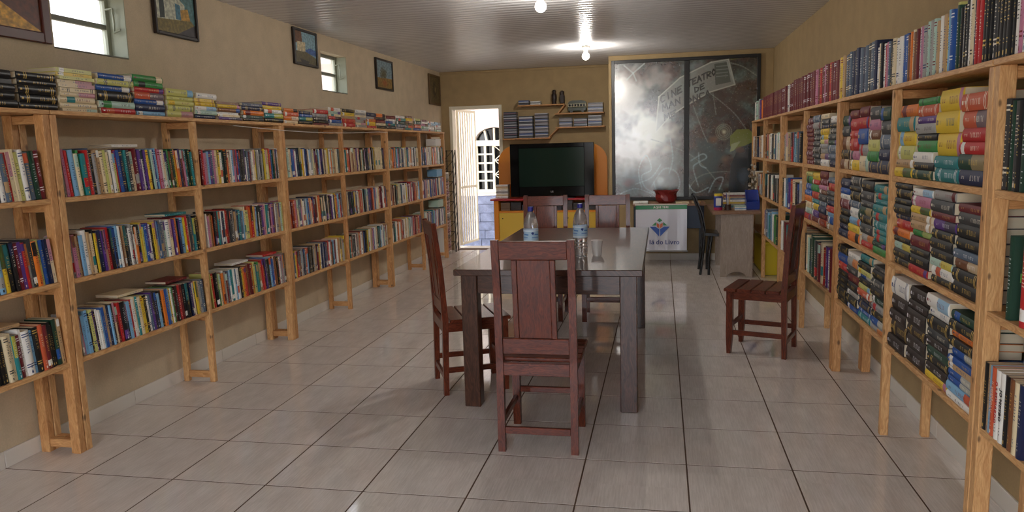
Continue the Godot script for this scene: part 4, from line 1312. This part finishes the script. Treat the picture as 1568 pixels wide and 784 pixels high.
func mural() -> void:
	# painted in the photograph's proportions: 3 image pixels to one pixel of it
	var W := 654
	var H := 627
	var im := Image.create(W, H, true, Image.FORMAT_RGB8)
	var n1 := noise(201, 0.006, 4)
	var n2 := noise(203, 0.05, 3)
	for y in H:
		for x in W:
			var k := n1.get_noise_2d(x, y)
			var c := c8(62, 66, 62).lerp(c8(72, 54, 48), clampf(0.5 + k * 1.6, 0, 1))
			c = c.lerp(c8(92, 110, 106), clampf(n1.get_noise_2d(x + 900, y * 1.3) * 1.5, 0, 0.8))
			var f := 1.0 + n2.get_noise_2d(x, y) * 0.16
			im.set_pixel(x, y, Color(c.r * f, c.g * f, c.b * f))
	var P := func(x: float, y: float) -> Vector2: return Vector2((x - 943.0) * 3.0, (y - 97.0) * 3.0)
	var nz := noise(207, 0.012, 2)
	# pale beam and clouds of the left sheet, with reflected glare painted into them
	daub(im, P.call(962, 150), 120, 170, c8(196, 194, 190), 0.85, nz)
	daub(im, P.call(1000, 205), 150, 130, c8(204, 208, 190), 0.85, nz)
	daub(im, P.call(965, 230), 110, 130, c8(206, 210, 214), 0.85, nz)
	daub(im, P.call(1010, 120), 110, 60, c8(166, 154, 148), 0.7, nz)
	daub(im, P.call(1000, 275), 160, 90, c8(96, 124, 136), 0.6, nz)
	daub(im, P.call(962, 283), 40, 26, c8(112, 62, 62), 0.7, nz)
	daub(im, P.call(1085, 250), 110, 120, c8(58, 84, 86), 0.7, nz)
	daub(im, P.call(1065, 105), 60, 24, c8(132, 146, 150), 0.6, nz)
	daub(im, P.call(1128, 92), 40, 24, c8(110, 120, 50), 0.7, nz)
	daub(im, P.call(1118, 160), 110, 120, c8(60, 42, 40), 0.5, nz)
	var ln := c8(176, 190, 188)
	stroke(im, [P.call(972, 112), P.call(962, 122)], 2, ln, 0.7, 3)
	stroke(im, [P.call(958, 100), P.call(972, 112), P.call(990, 98)], 2, ln, 0.7, 3)
	stroke(im, [P.call(972, 112), P.call(977, 124)], 2, ln, 0.7, 3)
	# cloth with the hand-lettered name
	var cloth := [P.call(1007, 205), P.call(1012, 150), P.call(1045, 122), P.call(1092, 101), P.call(1118, 98), P.call(1128, 136), P.call(1090, 146), P.call(1052, 166), P.call(1030, 180)]
	poly(im, cloth, c8(150, 156, 150), 0.75)
	cloth.append(cloth[0])
	stroke(im, cloth, 2, c8(190, 194, 180), 0.8, 2)
	var ink := c8(34, 38, 38)
	graffiti(im, "CINE", P.call(1014, 150), Vector2(26, -12.5), Vector2(4, 28), 2.4, ink)
	graffiti(im, "TEATRO", P.call(1056, 128), Vector2(22, -9), Vector2(3, 26), 2.4, ink)
	graffiti(im, "MAN", P.call(1017, 163), Vector2(30, -12), Vector2(4, 27), 2.4, ink)
	graffiti(im, "DE", P.call(1067, 138), Vector2(24, -10), Vector2(3, 22), 2.2, ink)
	graffiti(im, "ME", P.call(1020, 178), Vector2(30, -12), Vector2(4, 26), 2.2, ink)
	graffiti(im, "ONCA", P.call(1055, 154), Vector2(28, -9), Vector2(3, 24), 2.4, ink)
	stroke(im, [P.call(1085, 149), P.call(1084, 152)], 2, ink)
	poly(im, [P.call(1097, 104), P.call(1116, 102), P.call(1122, 132), P.call(1099, 136)], c8(70, 78, 70), 0.8)
	for q in [108, 113, 118, 123]: stroke(im, [P.call(1100, q), P.call(1117, q - 1)], 2, c8(140, 150, 146), 0.6)
	stroke(im, [P.call(1116, 101), P.call(1121, 118), P.call(1128, 135)], 3, c8(160, 168, 160), 0.8)
	# ropes, rays and ring of light
	for s in [[[1120, 103], [1140, 110], [1160, 124]], [[1090, 147], [1110, 163], [1130, 182], [1150, 210]], [[1065, 165], [1080, 205], [1088, 222]], [[1095, 147], [1100, 180]], [[1000, 215], [1020, 222], [1060, 240], [1085, 262], [1100, 280]], [[1055, 300], [1075, 275], [1110, 268], [1150, 272]]]:
		var pp := []
		for q in s: pp.append(P.call(q[0], q[1]))
		stroke(im, curve(pp), 1.2, c8(128, 138, 130), 0.6, 3)
	daub(im, P.call(1112, 208), 44, 44, c8(112, 112, 92), 0.6, nz)
	daub(im, P.call(1098, 218), 34, 26, c8(140, 92, 62), 0.6, nz)
	for rr in [36, 28, 20]:
		var ring := []
		for i in 25: ring.append(P.call(1112, 207) + Vector2(cos(TAU * i / 24.0), sin(TAU * i / 24.0)) * rr)
		stroke(im, ring, 1.2, c8(140, 144, 122), 0.5, 2)
	daub(im, P.call(1112, 207), 16, 16, c8(206, 204, 170), 0.9, nz)
	# white swirls of the lower half
	var sw := c8(168, 196, 202)
	for s in [[[985, 292], [980, 262], [992, 240], [1000, 262], [985, 272], [990, 290], [1005, 300]], [[1000, 290], [1020, 262], [1040, 268], [1044, 290], [1030, 304], [1010, 298], [1004, 282]], [[1062, 250], [1080, 240], [1086, 246], [1072, 254], [1066, 262], [1074, 290]], [[1074, 238], [1076, 256], [1086, 262]], [[1090, 300], [1100, 280], [1112, 278], [1106, 296]], [[1058, 286], [1070, 300], [1090, 292]], [[1030, 215], [1034, 245], [1028, 270]], [[975, 285], [1000, 275], [1015, 255]], [[950, 300], [975, 292], [1000, 300]]]:
		var pp := []
		for q in s: pp.append(P.call(q[0], q[1]))
		stroke(im, curve(pp), 1.2, sw, 0.5, 4)
	daub(im, P.call(1017, 280), 26, 26, c8(190, 212, 214), 0.8, nz)
	# figure with cap, painted in loose patches
	poly(im, [P.call(1122, 228), P.call(1122, 214), P.call(1132, 204), P.call(1150, 204), P.call(1160, 214), P.call(1160, 228), P.call(1140, 230), P.call(1126, 236)], c8(128, 138, 62), 0.9)
	poly(im, [P.call(1122, 238), P.call(1124, 226), P.call(1138, 222), P.call(1128, 236)], c8(166, 178, 130), 0.9)
	poly(im, [P.call(1134, 234), P.call(1160, 222), P.call(1160, 300), P.call(1120, 300), P.call(1124, 256)], c8(36, 48, 58), 0.85)
	daub(im, P.call(1138, 236), 26, 20, c8(110, 84, 72), 0.8, nz)
	daub(im, P.call(1140, 276), 40, 46, c8(74, 92, 108), 0.6, nz)
	daub(im, P.call(1115, 250), 26, 26, c8(132, 108, 88), 0.7, nz)
	var r := RandomNumberGenerator.new()
	r.seed = 12
	for i in 240:
		var p := Vector2(r.randf_range(360, 650), r.randf_range(60, 420))
		stroke(im, [p, p + Vector2(r.randf_range(-2, 2), r.randf_range(-2, 2))], r.randf_range(0.4, 1.4), c8(160, 160, 150), 0.5)
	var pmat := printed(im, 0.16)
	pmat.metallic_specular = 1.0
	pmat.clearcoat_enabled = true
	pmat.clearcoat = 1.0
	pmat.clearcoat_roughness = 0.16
	var o := thing("mural", "tall painted two-sheet mural in black frame on the far wall", "mural", Vector3(0.276, 0.742, ZM))
	var hw := 0.866
	var h := 1.69
	var fw := 0.04
	var fm := mat(c8(18, 17, 17), 0.4)
	pbox("frame_side", o, fm, Vector3(-hw, 0, 0.001), Vector3(-hw + fw, h, 0.035), 0.003)
	pbox("frame_side", o, fm, Vector3(hw, 0, 0.001), Vector3(hw - fw, h, 0.035), 0.003)
	pbox("frame_rail", o, fm, Vector3(-hw + fw, h - fw, 0.001), Vector3(hw - fw, h, 0.035), 0.003)
	pbox("frame_rail", o, fm, Vector3(-hw + fw, 0, 0.001), Vector3(hw - fw, fw, 0.035), 0.003)
	pbox("mullion", o, fm, Vector3(-0.005, fw, 0.001), Vector3(0.055, h - fw, 0.035), 0.003)
	var a := -hw + fw
	var b := hw - fw
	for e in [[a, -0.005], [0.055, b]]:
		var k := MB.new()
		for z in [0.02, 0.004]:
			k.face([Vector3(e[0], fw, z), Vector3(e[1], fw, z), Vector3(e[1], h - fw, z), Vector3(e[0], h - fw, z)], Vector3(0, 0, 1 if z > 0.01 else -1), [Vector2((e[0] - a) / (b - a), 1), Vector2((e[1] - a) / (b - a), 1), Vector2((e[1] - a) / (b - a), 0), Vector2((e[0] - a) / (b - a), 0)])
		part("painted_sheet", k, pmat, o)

# ------------------------------------------------------------------ desk corner
func desk_corner() -> void:
	# table along the mural wall
	var o := thing("side_table", "long low table with dark blue panel along the mural wall", "table", Vector3(0.12, 0, -9.16))
	pbox("top", o, M.desktop, Vector3(-0.45, 0.705, -0.24), Vector3(0.39, 0.73, 0.22), 0.003)
	pbox("front_panel", o, mat(c8(44, 58, 78), 0.5), Vector3(-0.43, 0.44, 0.17), Vector3(0.37, 0.7045, 0.188), 0.002)
	for x in [-0.42, 0.35]:
		for z in [-0.2, 0.14]: pbox("leg", o, M.black, Vector3(x - 0.018, 0, z - 0.018), Vector3(x + 0.018, 0.7045, z + 0.018), 0.003)
	# desk
	var d := thing("desk", "grey-brown laminate desk with arched end panel", "desk", Vector3(0.785, 0, -8.60))
	pbox("top", d, M.desktop, Vector3(-0.255, 0.672, -0.5), Vector3(0.235, 0.705, 0.45), 0.004, "", 2)
	for z in [0.38, -0.42]:
		var k := MB.new()
		var pts := [Vector2(-0.165, 0), Vector2(-0.1, 0)]
		for i in 9:
			var a := PI * (8 - i) / 8.0
			pts.append(Vector2(cos(a) * 0.1, sin(a) * 0.055))
		pts.append(Vector2(0.165, 0))
		pts.append(Vector2(0.165, 0.6715))
		pts.append(Vector2(-0.165, 0.6715))
		k.prism(pts, 2, z, z + 0.022)
		part("end_panel", k, M.deskwood, d)
	pbox("modesty_panel", d, M.deskwood, Vector3(0.14, 0.2, -0.3975), Vector3(0.155, 0.6715, 0.3795), 0.002)
	# banner
	var bn := thing("banner", "white plastic banner with green band and blue book emblem", "banner", Vector3(0.0, 0.17, -8.925))
	var white := mat(c8(222, 224, 236), 0.22)
	var k := MB.new()
	# gentle folds, one sheet
	var nx := 16
	var fold := func(x: float, y: float) -> float: return 0.006 * sin(x * 13.0 + y * 5.0) * (1.0 - y / 0.56) + 0.004 * sin(x * 31.0 - y * 3.0) * (1.0 - y / 0.56)
	for i in nx:
		for j in 8:
			var q := []
			for e in [[i, j], [i + 1, j], [i + 1, j + 1], [i, j + 1]]:
				var x: float = -0.29 + 0.585 * e[0] / nx
				var y: float = 0.02 + 0.48 * e[1] / 8.0
				q.append(Vector3(x, y, 0.012 + fold.call(x, y)))
			k.face(q, Vector3(0, 0, 1))
			var q2 := []
			for v in q: q2.append(v - Vector3(0, 0, 0.002))
			k.face(q2, Vector3(0, 0, -1))
	part("sheet", k, white, bn)
	var green := mat(c8(20, 128, 74), 0.22)
	pbox("green_band", bn, green, Vector3(-0.29, 0.5005, 0.009), Vector3(0.295, 0.548, 0.014), 0.0005)
	pbox("rod", bn, M.white, Vector3(-0.3, 0.549, 0.002), Vector3(0.305, 0.56, 0.016), 0.003)
	pbox("rod", bn, mat(c8(150, 152, 158), 0.4), Vector3(-0.3, 0.004, 0.004), Vector3(0.305, 0.018, 0.02), 0.003)
	var zt := 0.028
	text("lettering", bn, "AQUI TEM", 0.026, M.white, Transform3D(Basis.IDENTITY, Vector3(0.0, 0.524, 0.0148)), true)
	text("lettering", bn, "lá do Livro", 0.05, mat(c8(30, 48, 120), 0.3), Transform3D(Basis.IDENTITY, Vector3(0.038, 0.115, zt)), true)
	var blue := mat(c8(20, 76, 170), 0.3)
	var lg := mat(c8(30, 130, 72), 0.3)
	var org := mat(c8(206, 98, 44), 0.3)
	var cx := -0.015
	var em := [[blue, [[-0.115, 0.30], [-0.05, 0.30], [-0.006, 0.27], [-0.006, 0.185]]], [blue, [[0.115, 0.30], [0.05, 0.30], [0.006, 0.27], [0.006, 0.185]]], [lg, [[0, 0.40], [-0.03, 0.372], [0, 0.35], [0.03, 0.372]]], [lg, [[-0.088, 0.312], [-0.04, 0.355], [-0.04, 0.312]]], [lg, [[0.088, 0.312], [0.04, 0.355], [0.04, 0.312]]], [org, [[-0.003, 0.28], [-0.033, 0.302], [-0.036, 0.345], [-0.003, 0.325]]], [org, [[0.003, 0.28], [0.033, 0.302], [0.036, 0.345], [0.003, 0.325]]]]
	for e in em:
		k = MB.new()
		var pp := []
		for q in e[1]: pp.append(Vector2(cx + q[0], q[1]))
		k.prism(pp, 2, zt - 0.001, zt)
		part("emblem_shape", k, e[0], bn)
	# things on the side table
	var rb := thing("gift_bag", "crumpled dark red wrapped bundle on the side table", "bundle", Vector3(0.06, 0.7305, -9.12))
	k = MB.new()
	var r := RandomNumberGenerator.new()
	r.seed = 21
	var ring := []
	for lv in 6:
		var row := []
		for i in 18:
			var a := TAU * i / 18.0
			var rr: float = [0.085, 0.115, 0.12, 0.115, 0.13, 0.15][lv] * (1.0 + r.randf_range(-0.08, 0.08))
			row.append(Vector3(cos(a) * rr * 1.0, [0.0, 0.03, 0.07, 0.105, 0.135, 0.15][lv] + r.randf_range(-0.008, 0.008) * (1 if lv > 0 else 0), sin(a) * rr * 0.7))
		ring.append(row)
	for lv in 5:
		for i in 18:
			var j := (i + 1) % 18
			var q: Vector3 = ring[lv][i]
			k.face([ring[lv][i], ring[lv][j], ring[lv + 1][j]], Vector3(q.x, 0, q.z))
			k.face([ring[lv][i], ring[lv + 1][j], ring[lv + 1][i]], Vector3(q.x, 0, q.z))
	for i in 18:
		k.face([ring[5][i], ring[5][(i + 1) % 18], Vector3(0, 0.11, 0)], Vector3.UP)
		k.face([ring[0][i], ring[0][(i + 1) % 18], Vector3(0, 0.0, 0)], Vector3.DOWN)
	part("wrapping", k, mat(c8(128, 34, 32), 0.3), rb)
	for e in [[-0.22, -9.05, 0.10, 0.028, "w", "white papers lying left of the red bundle"], [0.26, -9.08, 0.09, 0.016, "c", "cream papers lying right of the red bundle"], [0.42, -9.1, 0.065, 0.02, "a", "tan papers at the right end of the side table"]]:
		book("paper_pile", Transform3D(Basis(Vector3(0, 0, 1), Vector3(1, 0, 0), Vector3(0, 1, 0)), Vector3(e[0] - e[2], 0.7305 + e[3] / 2, e[1] + 0.1)), e[3], e[2] * 2 - 0.03, 0.16, CODE.find(e[4]) * 6, false, e[5], "papers on the side table")
	# desk things
	var jar := thing("pen_jar", "white and blue jar with yellow lid on the desk", "jar", Vector3(0.60, 0.7055, -8.32))
	k = MB.new()
	k.lathe([Vector2(0, 0), Vector2(0.045, 0), Vector2(0.046, 0.03)], Vector3.ZERO, 18)
	part("base_band", k, mat(c8(190, 40, 90), 0.4), jar)
	k = MB.new()
	k.lathe([Vector2(0.046, 0.0305), Vector2(0.047, 0.035), Vector2(0.047, 0.14), Vector2(0.04, 0.15)], Vector3.ZERO, 18)
	part("body", k, mat(c8(56, 70, 150), 0.35), jar)
	k = MB.new()
	k.lathe([Vector2(0.041, 0.1505), Vector2(0.043, 0.152), Vector2(0.043, 0.175), Vector2(0, 0.178)], Vector3.ZERO, 18)
	part("lid", k, mat(c8(220, 196, 60), 0.4), jar)
	pbox("label", jar, M.white, Vector3(-0.028, 0.05, 0.042), Vector3(0.028, 0.13, 0.0485), 0.002)
	var ph := thing("pen_holder", "small dark pen holder with pens beside the jar", "pen holder", Vector3(0.70, 0.7055, -8.30))
	k = MB.new()
	k.lathe([Vector2(0, 0), Vector2(0.04, 0), Vector2(0.034, 0.02), Vector2(0.03, 0.06), Vector2(0.027, 0.06), Vector2(0.025, 0.02)], Vector3.ZERO, 14)
	part("cup", k, mat(c8(58, 32, 22), 0.5), ph)
	for i in 4:
		k = MB.new()
		var a := TAU * i / 4.0 + 0.5
		k.tube([Vector3(cos(a) * 0.008, 0.022, sin(a) * 0.008), Vector3(cos(a) * 0.022, 0.14 + 0.02 * i, sin(a) * 0.022)], 0.004)
		part("pen", k, mat([c8(220, 160, 50), c8(230, 230, 230), c8(40, 60, 140), c8(200, 200, 190)][i], 0.4), ph)
	var tray := thing("folder_box", "blue plastic folder box on the desk's right side", "box", Vector3(0.965, 0.7055, -8.37))
	var bl := mat(c8(18, 52, 150), 0.25)
	pbox("front", tray, bl, Vector3(-0.075, 0.002, 0.052), Vector3(0.06, 0.085, 0.058), 0.002)
	pbox("back", tray, bl, Vector3(-0.075, 0.002, -0.13), Vector3(0.06, 0.2, -0.124), 0.002)
	pbox("bottom", tray, bl, Vector3(-0.075, 0.0, -0.1235), Vector3(0.06, 0.004, 0.0515), 0.001)
	for s in [-0.075, 0.054]:
		k = MB.new()
		k.prism([Vector2(0.0045, -0.1235), Vector2(0.0045, 0.0515), Vector2(0.085, 0.0515), Vector2(0.2, -0.1235)], 0, s, s + 0.006)
		part("side", k, bl, tray)
	var yy := 0.7055
	for i in 9:
		var t: float = [0.012, 0.014, 0.02, 0.018, 0.025, 0.018, 0.016, 0.02, 0.014][i]
		book("desk_book", Transform3D(Basis(Vector3(0, 0, 1), Vector3(1, 0, 0), Vector3(0, 1, 0)), Vector3(0.66 + 0.012 * (i % 3), yy + t / 2, -8.58)), t - 0.0006, 0.24, 0.2, CODE.find("ztsywzamw"[i]) * 6, false, "%s book, %s from the bottom of the desk pile" % [cname("ztsywzamw"[i]), ordinal(i)], "books piled on the desk")
		yy += t
	yy = 0.7055
	for i in 4:
		book("notebook", Transform3D(Basis(Vector3(0, 0, 1), Vector3(1, 0, 0), Vector3(0, 1, 0)), Vector3(0.765, yy + 0.006, -8.24)), 0.0114, 0.115, 0.15, CODE.find("wlwq"[i]) * 6, false, "%s thin notebook, %s from bottom, beside the blue folder box" % [cname("wlwq"[i]), ordinal(i)], "notebooks on the desk")
		yy += 0.012
	# black plastic chair seen from the side
	var ch := thing("black_chair", "black plastic chair pulled up to the desk, seen from the side", "chair", Vector3(0.49, 0, -8.52))
	var bk := mat(c8(12, 13, 15), 0.25)
	for z in [-0.19, 0.19]:
		k = MB.new()
		k.tube([Vector3(-0.07, 0.0, z), Vector3(-0.035, 0.30, z), Vector3(-0.03, 0.46, z), Vector3(-0.07, 0.66, z), Vector3(-0.15, 0.86, z)], 0.014, 8)
		part("rear_leg", k, bk, ch)
		k = MB.new()
		k.tube([Vector3(0.02, 0.0, z), Vector3(0.02, 0.20, z), Vector3(0.05, 0.43, z)], 0.014, 8)
		part("front_leg", k, bk, ch)
	k = MB.new()
	k.prism([Vector2(-0.035, 0.43), Vector2(0.12, 0.42), Vector2(0.125, 0.45), Vector2(-0.03, 0.46)], 2, -0.2, 0.2)
	part("seat", k, bk, ch)
	k = MB.new()
	k.prism([Vector2(-0.028, 0.47), Vector2(-0.063, 0.66), Vector2(-0.143, 0.855), Vector2(-0.125, 0.862), Vector2(-0.045, 0.665), Vector2(-0.012, 0.475)], 2, -0.172, 0.172)
	part("backrest", k, bk, ch)
	# yellow box under the last bookcase
	var yb := thing("yellow_box", "plain yellow box on the floor under the farthest right shelves", "box", Vector3(1.15, 0, -8.72))
	var ym := mat(c8(226, 200, 20), 0.5)
	pbox("body", yb, ym, Vector3(-0.075, 0.004, -0.42), Vector3(0.085, 0.33, 0.42), 0.004)
	pbox("lid", yb, ym, Vector3(-0.08, 0.3305, -0.425), Vector3(0.09, 0.36, 0.425), 0.004)

# ------------------------------------------------------------------ paintings
func wall_pictures() -> void:
	var maho := mat(c8(78, 28, 20), 0.4)
	var dk := mat(c8(34, 24, 20), 0.4)
	var gilt := mat(c8(96, 72, 40), 0.5)
	var nz := noise(401, 0.05, 3)
	var im := canvas(200, 180, c8(92, 40, 18))
	poly(im, [Vector2(0, 0), Vector2(110, 0), Vector2(115, 110), Vector2(0, 90)], c8(74, 30, 14))
	for i in 6: poly(im, [Vector2(20 + i * 14, 0), Vector2(27 + i * 14, 0), Vector2(27 + i * 14, 90), Vector2(20 + i * 14, 88)], c8(170, 172, 130))
	poly(im, [Vector2(0, 112), Vector2(100, 112), Vector2(200, 178), Vector2(0, 178)], c8(204, 152, 54))
	grain(im, nz, 0.25)
	picture("large painting with wide mahogany frame and golden floor, at the picture's left edge", -2.78, -3.385, 2.0, 2.43, im, maho, 0.05)
	im = canvas(200, 150, c8(86, 128, 130))
	poly(im, [Vector2(0, 30), Vector2(90, 0), Vector2(150, 40), Vector2(150, 100), Vector2(0, 110)], c8(188, 190, 170))
	poly(im, [Vector2(20, 40), Vector2(44, 40), Vector2(44, 100), Vector2(20, 104)], c8(40, 52, 50))
	poly(im, [Vector2(100, 40), Vector2(126, 44), Vector2(126, 96), Vector2(100, 96)], c8(70, 120, 140))
	poly(im, [Vector2(126, 60), Vector2(165, 50), Vector2(180, 110), Vector2(126, 100)], c8(186, 142, 62))
	poly(im, [Vector2(0, 108), Vector2(180, 92), Vector2(200, 110), Vector2(160, 150), Vector2(0, 150)], c8(120, 104, 48))
	poly(im, [Vector2(100, 150), Vector2(200, 104), Vector2(200, 150)], c8(52, 46, 48))
	grain(im, nz, 0.22)
	picture("painting of white houses along a sloping street, dark narrow frame", -4.21, -4.65, 2.172, 2.475, im, dk, 0.022)
	im = canvas(180, 150, c8(132, 168, 180))
	poly(im, [Vector2(0, 0), Vector2(60, 0), Vector2(66, 50), Vector2(0, 60)], c8(110, 70, 44))
	poly(im, [Vector2(20, 50), Vector2(90, 48), Vector2(88, 96), Vector2(20, 96)], c8(206, 190, 150))
	poly(im, [Vector2(90, 84), Vector2(130, 70), Vector2(180, 78), Vector2(180, 104), Vector2(90, 98)], c8(62, 98, 160))
	poly(im, [Vector2(0, 96), Vector2(100, 94), Vector2(180, 116), Vector2(180, 150), Vector2(0, 150)], c8(96, 86, 52))
	poly(im, [Vector2(40, 130), Vector2(120, 138), Vector2(110, 148), Vector2(50, 148)], c8(40, 34, 28))
	grain(im, nz, 0.22)
	picture("coastal painting with pale house and blue bay, left of the second window", -6.0, -6.44, 2.172, 2.475, im, dk, 0.022)
	im = canvas(180, 140, c8(128, 150, 158))
	daub(im, Vector2(80, 66), 50, 40, c8(84, 78, 52), 0.9, nz)
	poly(im, [Vector2(0, 90), Vector2(180, 84), Vector2(180, 140), Vector2(0, 140)], c8(140, 112, 62))
	daub(im, Vector2(90, 112), 40, 22, c8(160, 84, 46), 0.8, nz)
	grain(im, nz, 0.22)
	picture("landscape painting with one round tree, right of the second window", -7.86, -8.38, 2.098, 2.43, im, dk, 0.022)
	im = canvas(140, 140, c8(96, 82, 52))
	daub(im, Vector2(70, 70), 34, 56, c8(46, 38, 26), 0.9, nz)
	daub(im, Vector2(80, 66), 14, 24, c8(160, 146, 104), 0.9, nz)
	grain(im, nz, 0.22)
	picture("small dim gilt-framed picture nearest the far corner", -9.77, -10.27, 2.03, 2.43, im, gilt, 0.03)

# ------------------------------------------------------------------ odds and ends by the doorway and shelves
func small_things() -> void:
	# wire lattice rack in the corner
	var o := thing("lattice_rack", "tall dark wire lattice rack standing beside the doorway", "rack", Vector3(-2.885, 0, -10.22))
	var im := mat(c8(58, 50, 38), 0.5)
	for e in [[-0.06, -0.06], [0.06, -0.06], [0.06, 0.08], [-0.06, 0.08]]:
		var k := MB.new()
		k.tube([Vector3(e[0], 0, e[1]), Vector3(e[0], 1.42, e[1])], 0.008, 8)
		part("upright", k, im, o)
	for i in 10:
		var y := 0.02 + i * 0.14
		var k := MB.new()
		k.tube([Vector3(-0.06, y, 0.08), Vector3(0.06, y + 0.13, 0.08)], 0.005)
		part("brace", k, im, o)
		k = MB.new()
		k.tube([Vector3(0.06, y, 0.08), Vector3(0.06, y + 0.13, -0.06)], 0.005)
		part("brace", k, im, o)
		k = MB.new()
		k.tube([Vector3(0.06, y + 0.13, 0.08), Vector3(-0.06, y + 0.13, 0.08)], 0.005)
		part("brace", k, im, o)
	# narrow white case with brown volumes between the bookcase and the lattice rack
	var c := thing("narrow_case", "narrow white case of stacked brown volumes beside the lattice rack", "bookcase", Vector3(-2.93, 0, -9.86))
	pbox("side", c, M.white, Vector3(-0.08, 0, 0.14), Vector3(0.08, 1.12, 0.128), 0.002)
	pbox("side", c, M.white, Vector3(-0.08, 0, -0.14), Vector3(0.08, 1.12, -0.128), 0.002)
	for y in [0.04, 0.56, 1.105]: pbox("shelf_board", c, M.white, Vector3(-0.08, y, -0.1275), Vector3(0.08, y + 0.015, 0.1275), 0.001)
	for lv in 2:
		var y := [0.0555, 0.5755][lv] as float
		for i in 11:
			var t := 0.042
			book("brown_volume", Transform3D(Basis(Vector3(1, 0, 0), Vector3(0, 0, -1), Vector3(0, 1, 0)), Vector3(-2.846 - 0.004 * (i % 3), y + t / 2, -9.86 + 0.12)), t - 0.001, 0.24, 0.145, CODE.find("hmhhuhmhhhu"[i]) * 6 + 3, true, "brown bound volume, %s from the bottom, %s shelf of narrow white case" % [ordinal(i), ["lower", "upper"][lv]], "brown volumes in the narrow white case")
			y += t
	# string tied along the left bookcases
	var s := thing("string", "thin white string tied along the top of the left bookcases", "string", Vector3(-2.774, 1.60, -4.6))
	var k := MB.new()
	var pts := []
	for i in 21:
		var f := i / 20.0
		pts.append(Vector3(0.002, 0.02 - 0.045 * sin(PI * minf(1.0, f * 1.1)) * 0.6, -f * 2.9))
	k.tube(pts, 0.0022, 5)
	part("strand", k, M.white, s)
	# pale boxes lying on standing books in the last left bay
	for e in [[SH[0] + 0.23, "w", "white carton on the books, top shelf of the farthest left bay"], [SH[1] + 0.235, "l", "light-blue folder lying on the books, middle shelf, farthest left bay"], [SH[2] + 0.235, "q", "pale folder lying on the books, bottom shelf, farthest left bay"]]:
		var q := thing("carton", e[2], "box", Vector3(-2.875, e[0], -9.42), 0, "cartons on the farthest left bay")
		var i := CODE.find(e[1])
		pbox("body", q, mat(c8(RGB[i][0], RGB[i][1], RGB[i][2]), 0.6), Vector3(-0.06, 0, -0.12), Vector3(0.07, 0.075, 0.12), 0.003)
		pbox("lid", q, mat(c8(RGB[i][0], RGB[i][1], RGB[i][2]), 0.6), Vector3(-0.062, 0.0755, -0.122), Vector3(0.072, 0.09, 0.122), 0.003)
	# flower pot behind the last right bay
	var fp := thing("dried_flowers", "bunch of dried white flowers at the end of the right bookcase", "flowers", Vector3(0.98, 0.7055, -8.62))
	k = MB.new()
	k.lathe([Vector2(0, 0), Vector2(0.035, 0), Vector2(0.045, 0.06), Vector2(0.03, 0.11), Vector2(0.026, 0.11)], Vector3.ZERO, 14)
	part("vase", k, mat(c8(120, 96, 70), 0.5), fp)
	var r := RandomNumberGenerator.new()
	r.seed = 8
	var stem := mat(c8(96, 86, 60), 0.8)
	var heads := [mat(c8(196, 188, 172), 0.9), mat(c8(150, 130, 110), 0.9)]
	for i in 34:
		var a := r.randf() * TAU
		var sp := r.randf_range(0.0, 0.065)
		var top := Vector3(cos(a) * sp * 0.75, r.randf_range(0.17, 0.46), sin(a) * sp * 1.2)
		k = MB.new()
		k.tube([Vector3(cos(a) * 0.012, 0.09, sin(a) * 0.012), top], 0.0018, 4)
		part("stem", k, stem, fp)
		k = MB.new()
		var R := r.randf_range(0.010, 0.019)
		k.lathe([Vector2(0, -R), Vector2(R * 0.8, -R * 0.5), Vector2(R, 0.1 * R), Vector2(R * 0.6, R * 0.8), Vector2(0, R)], top, 7)
		part("flower_head", k, heads[i % 2], fp)
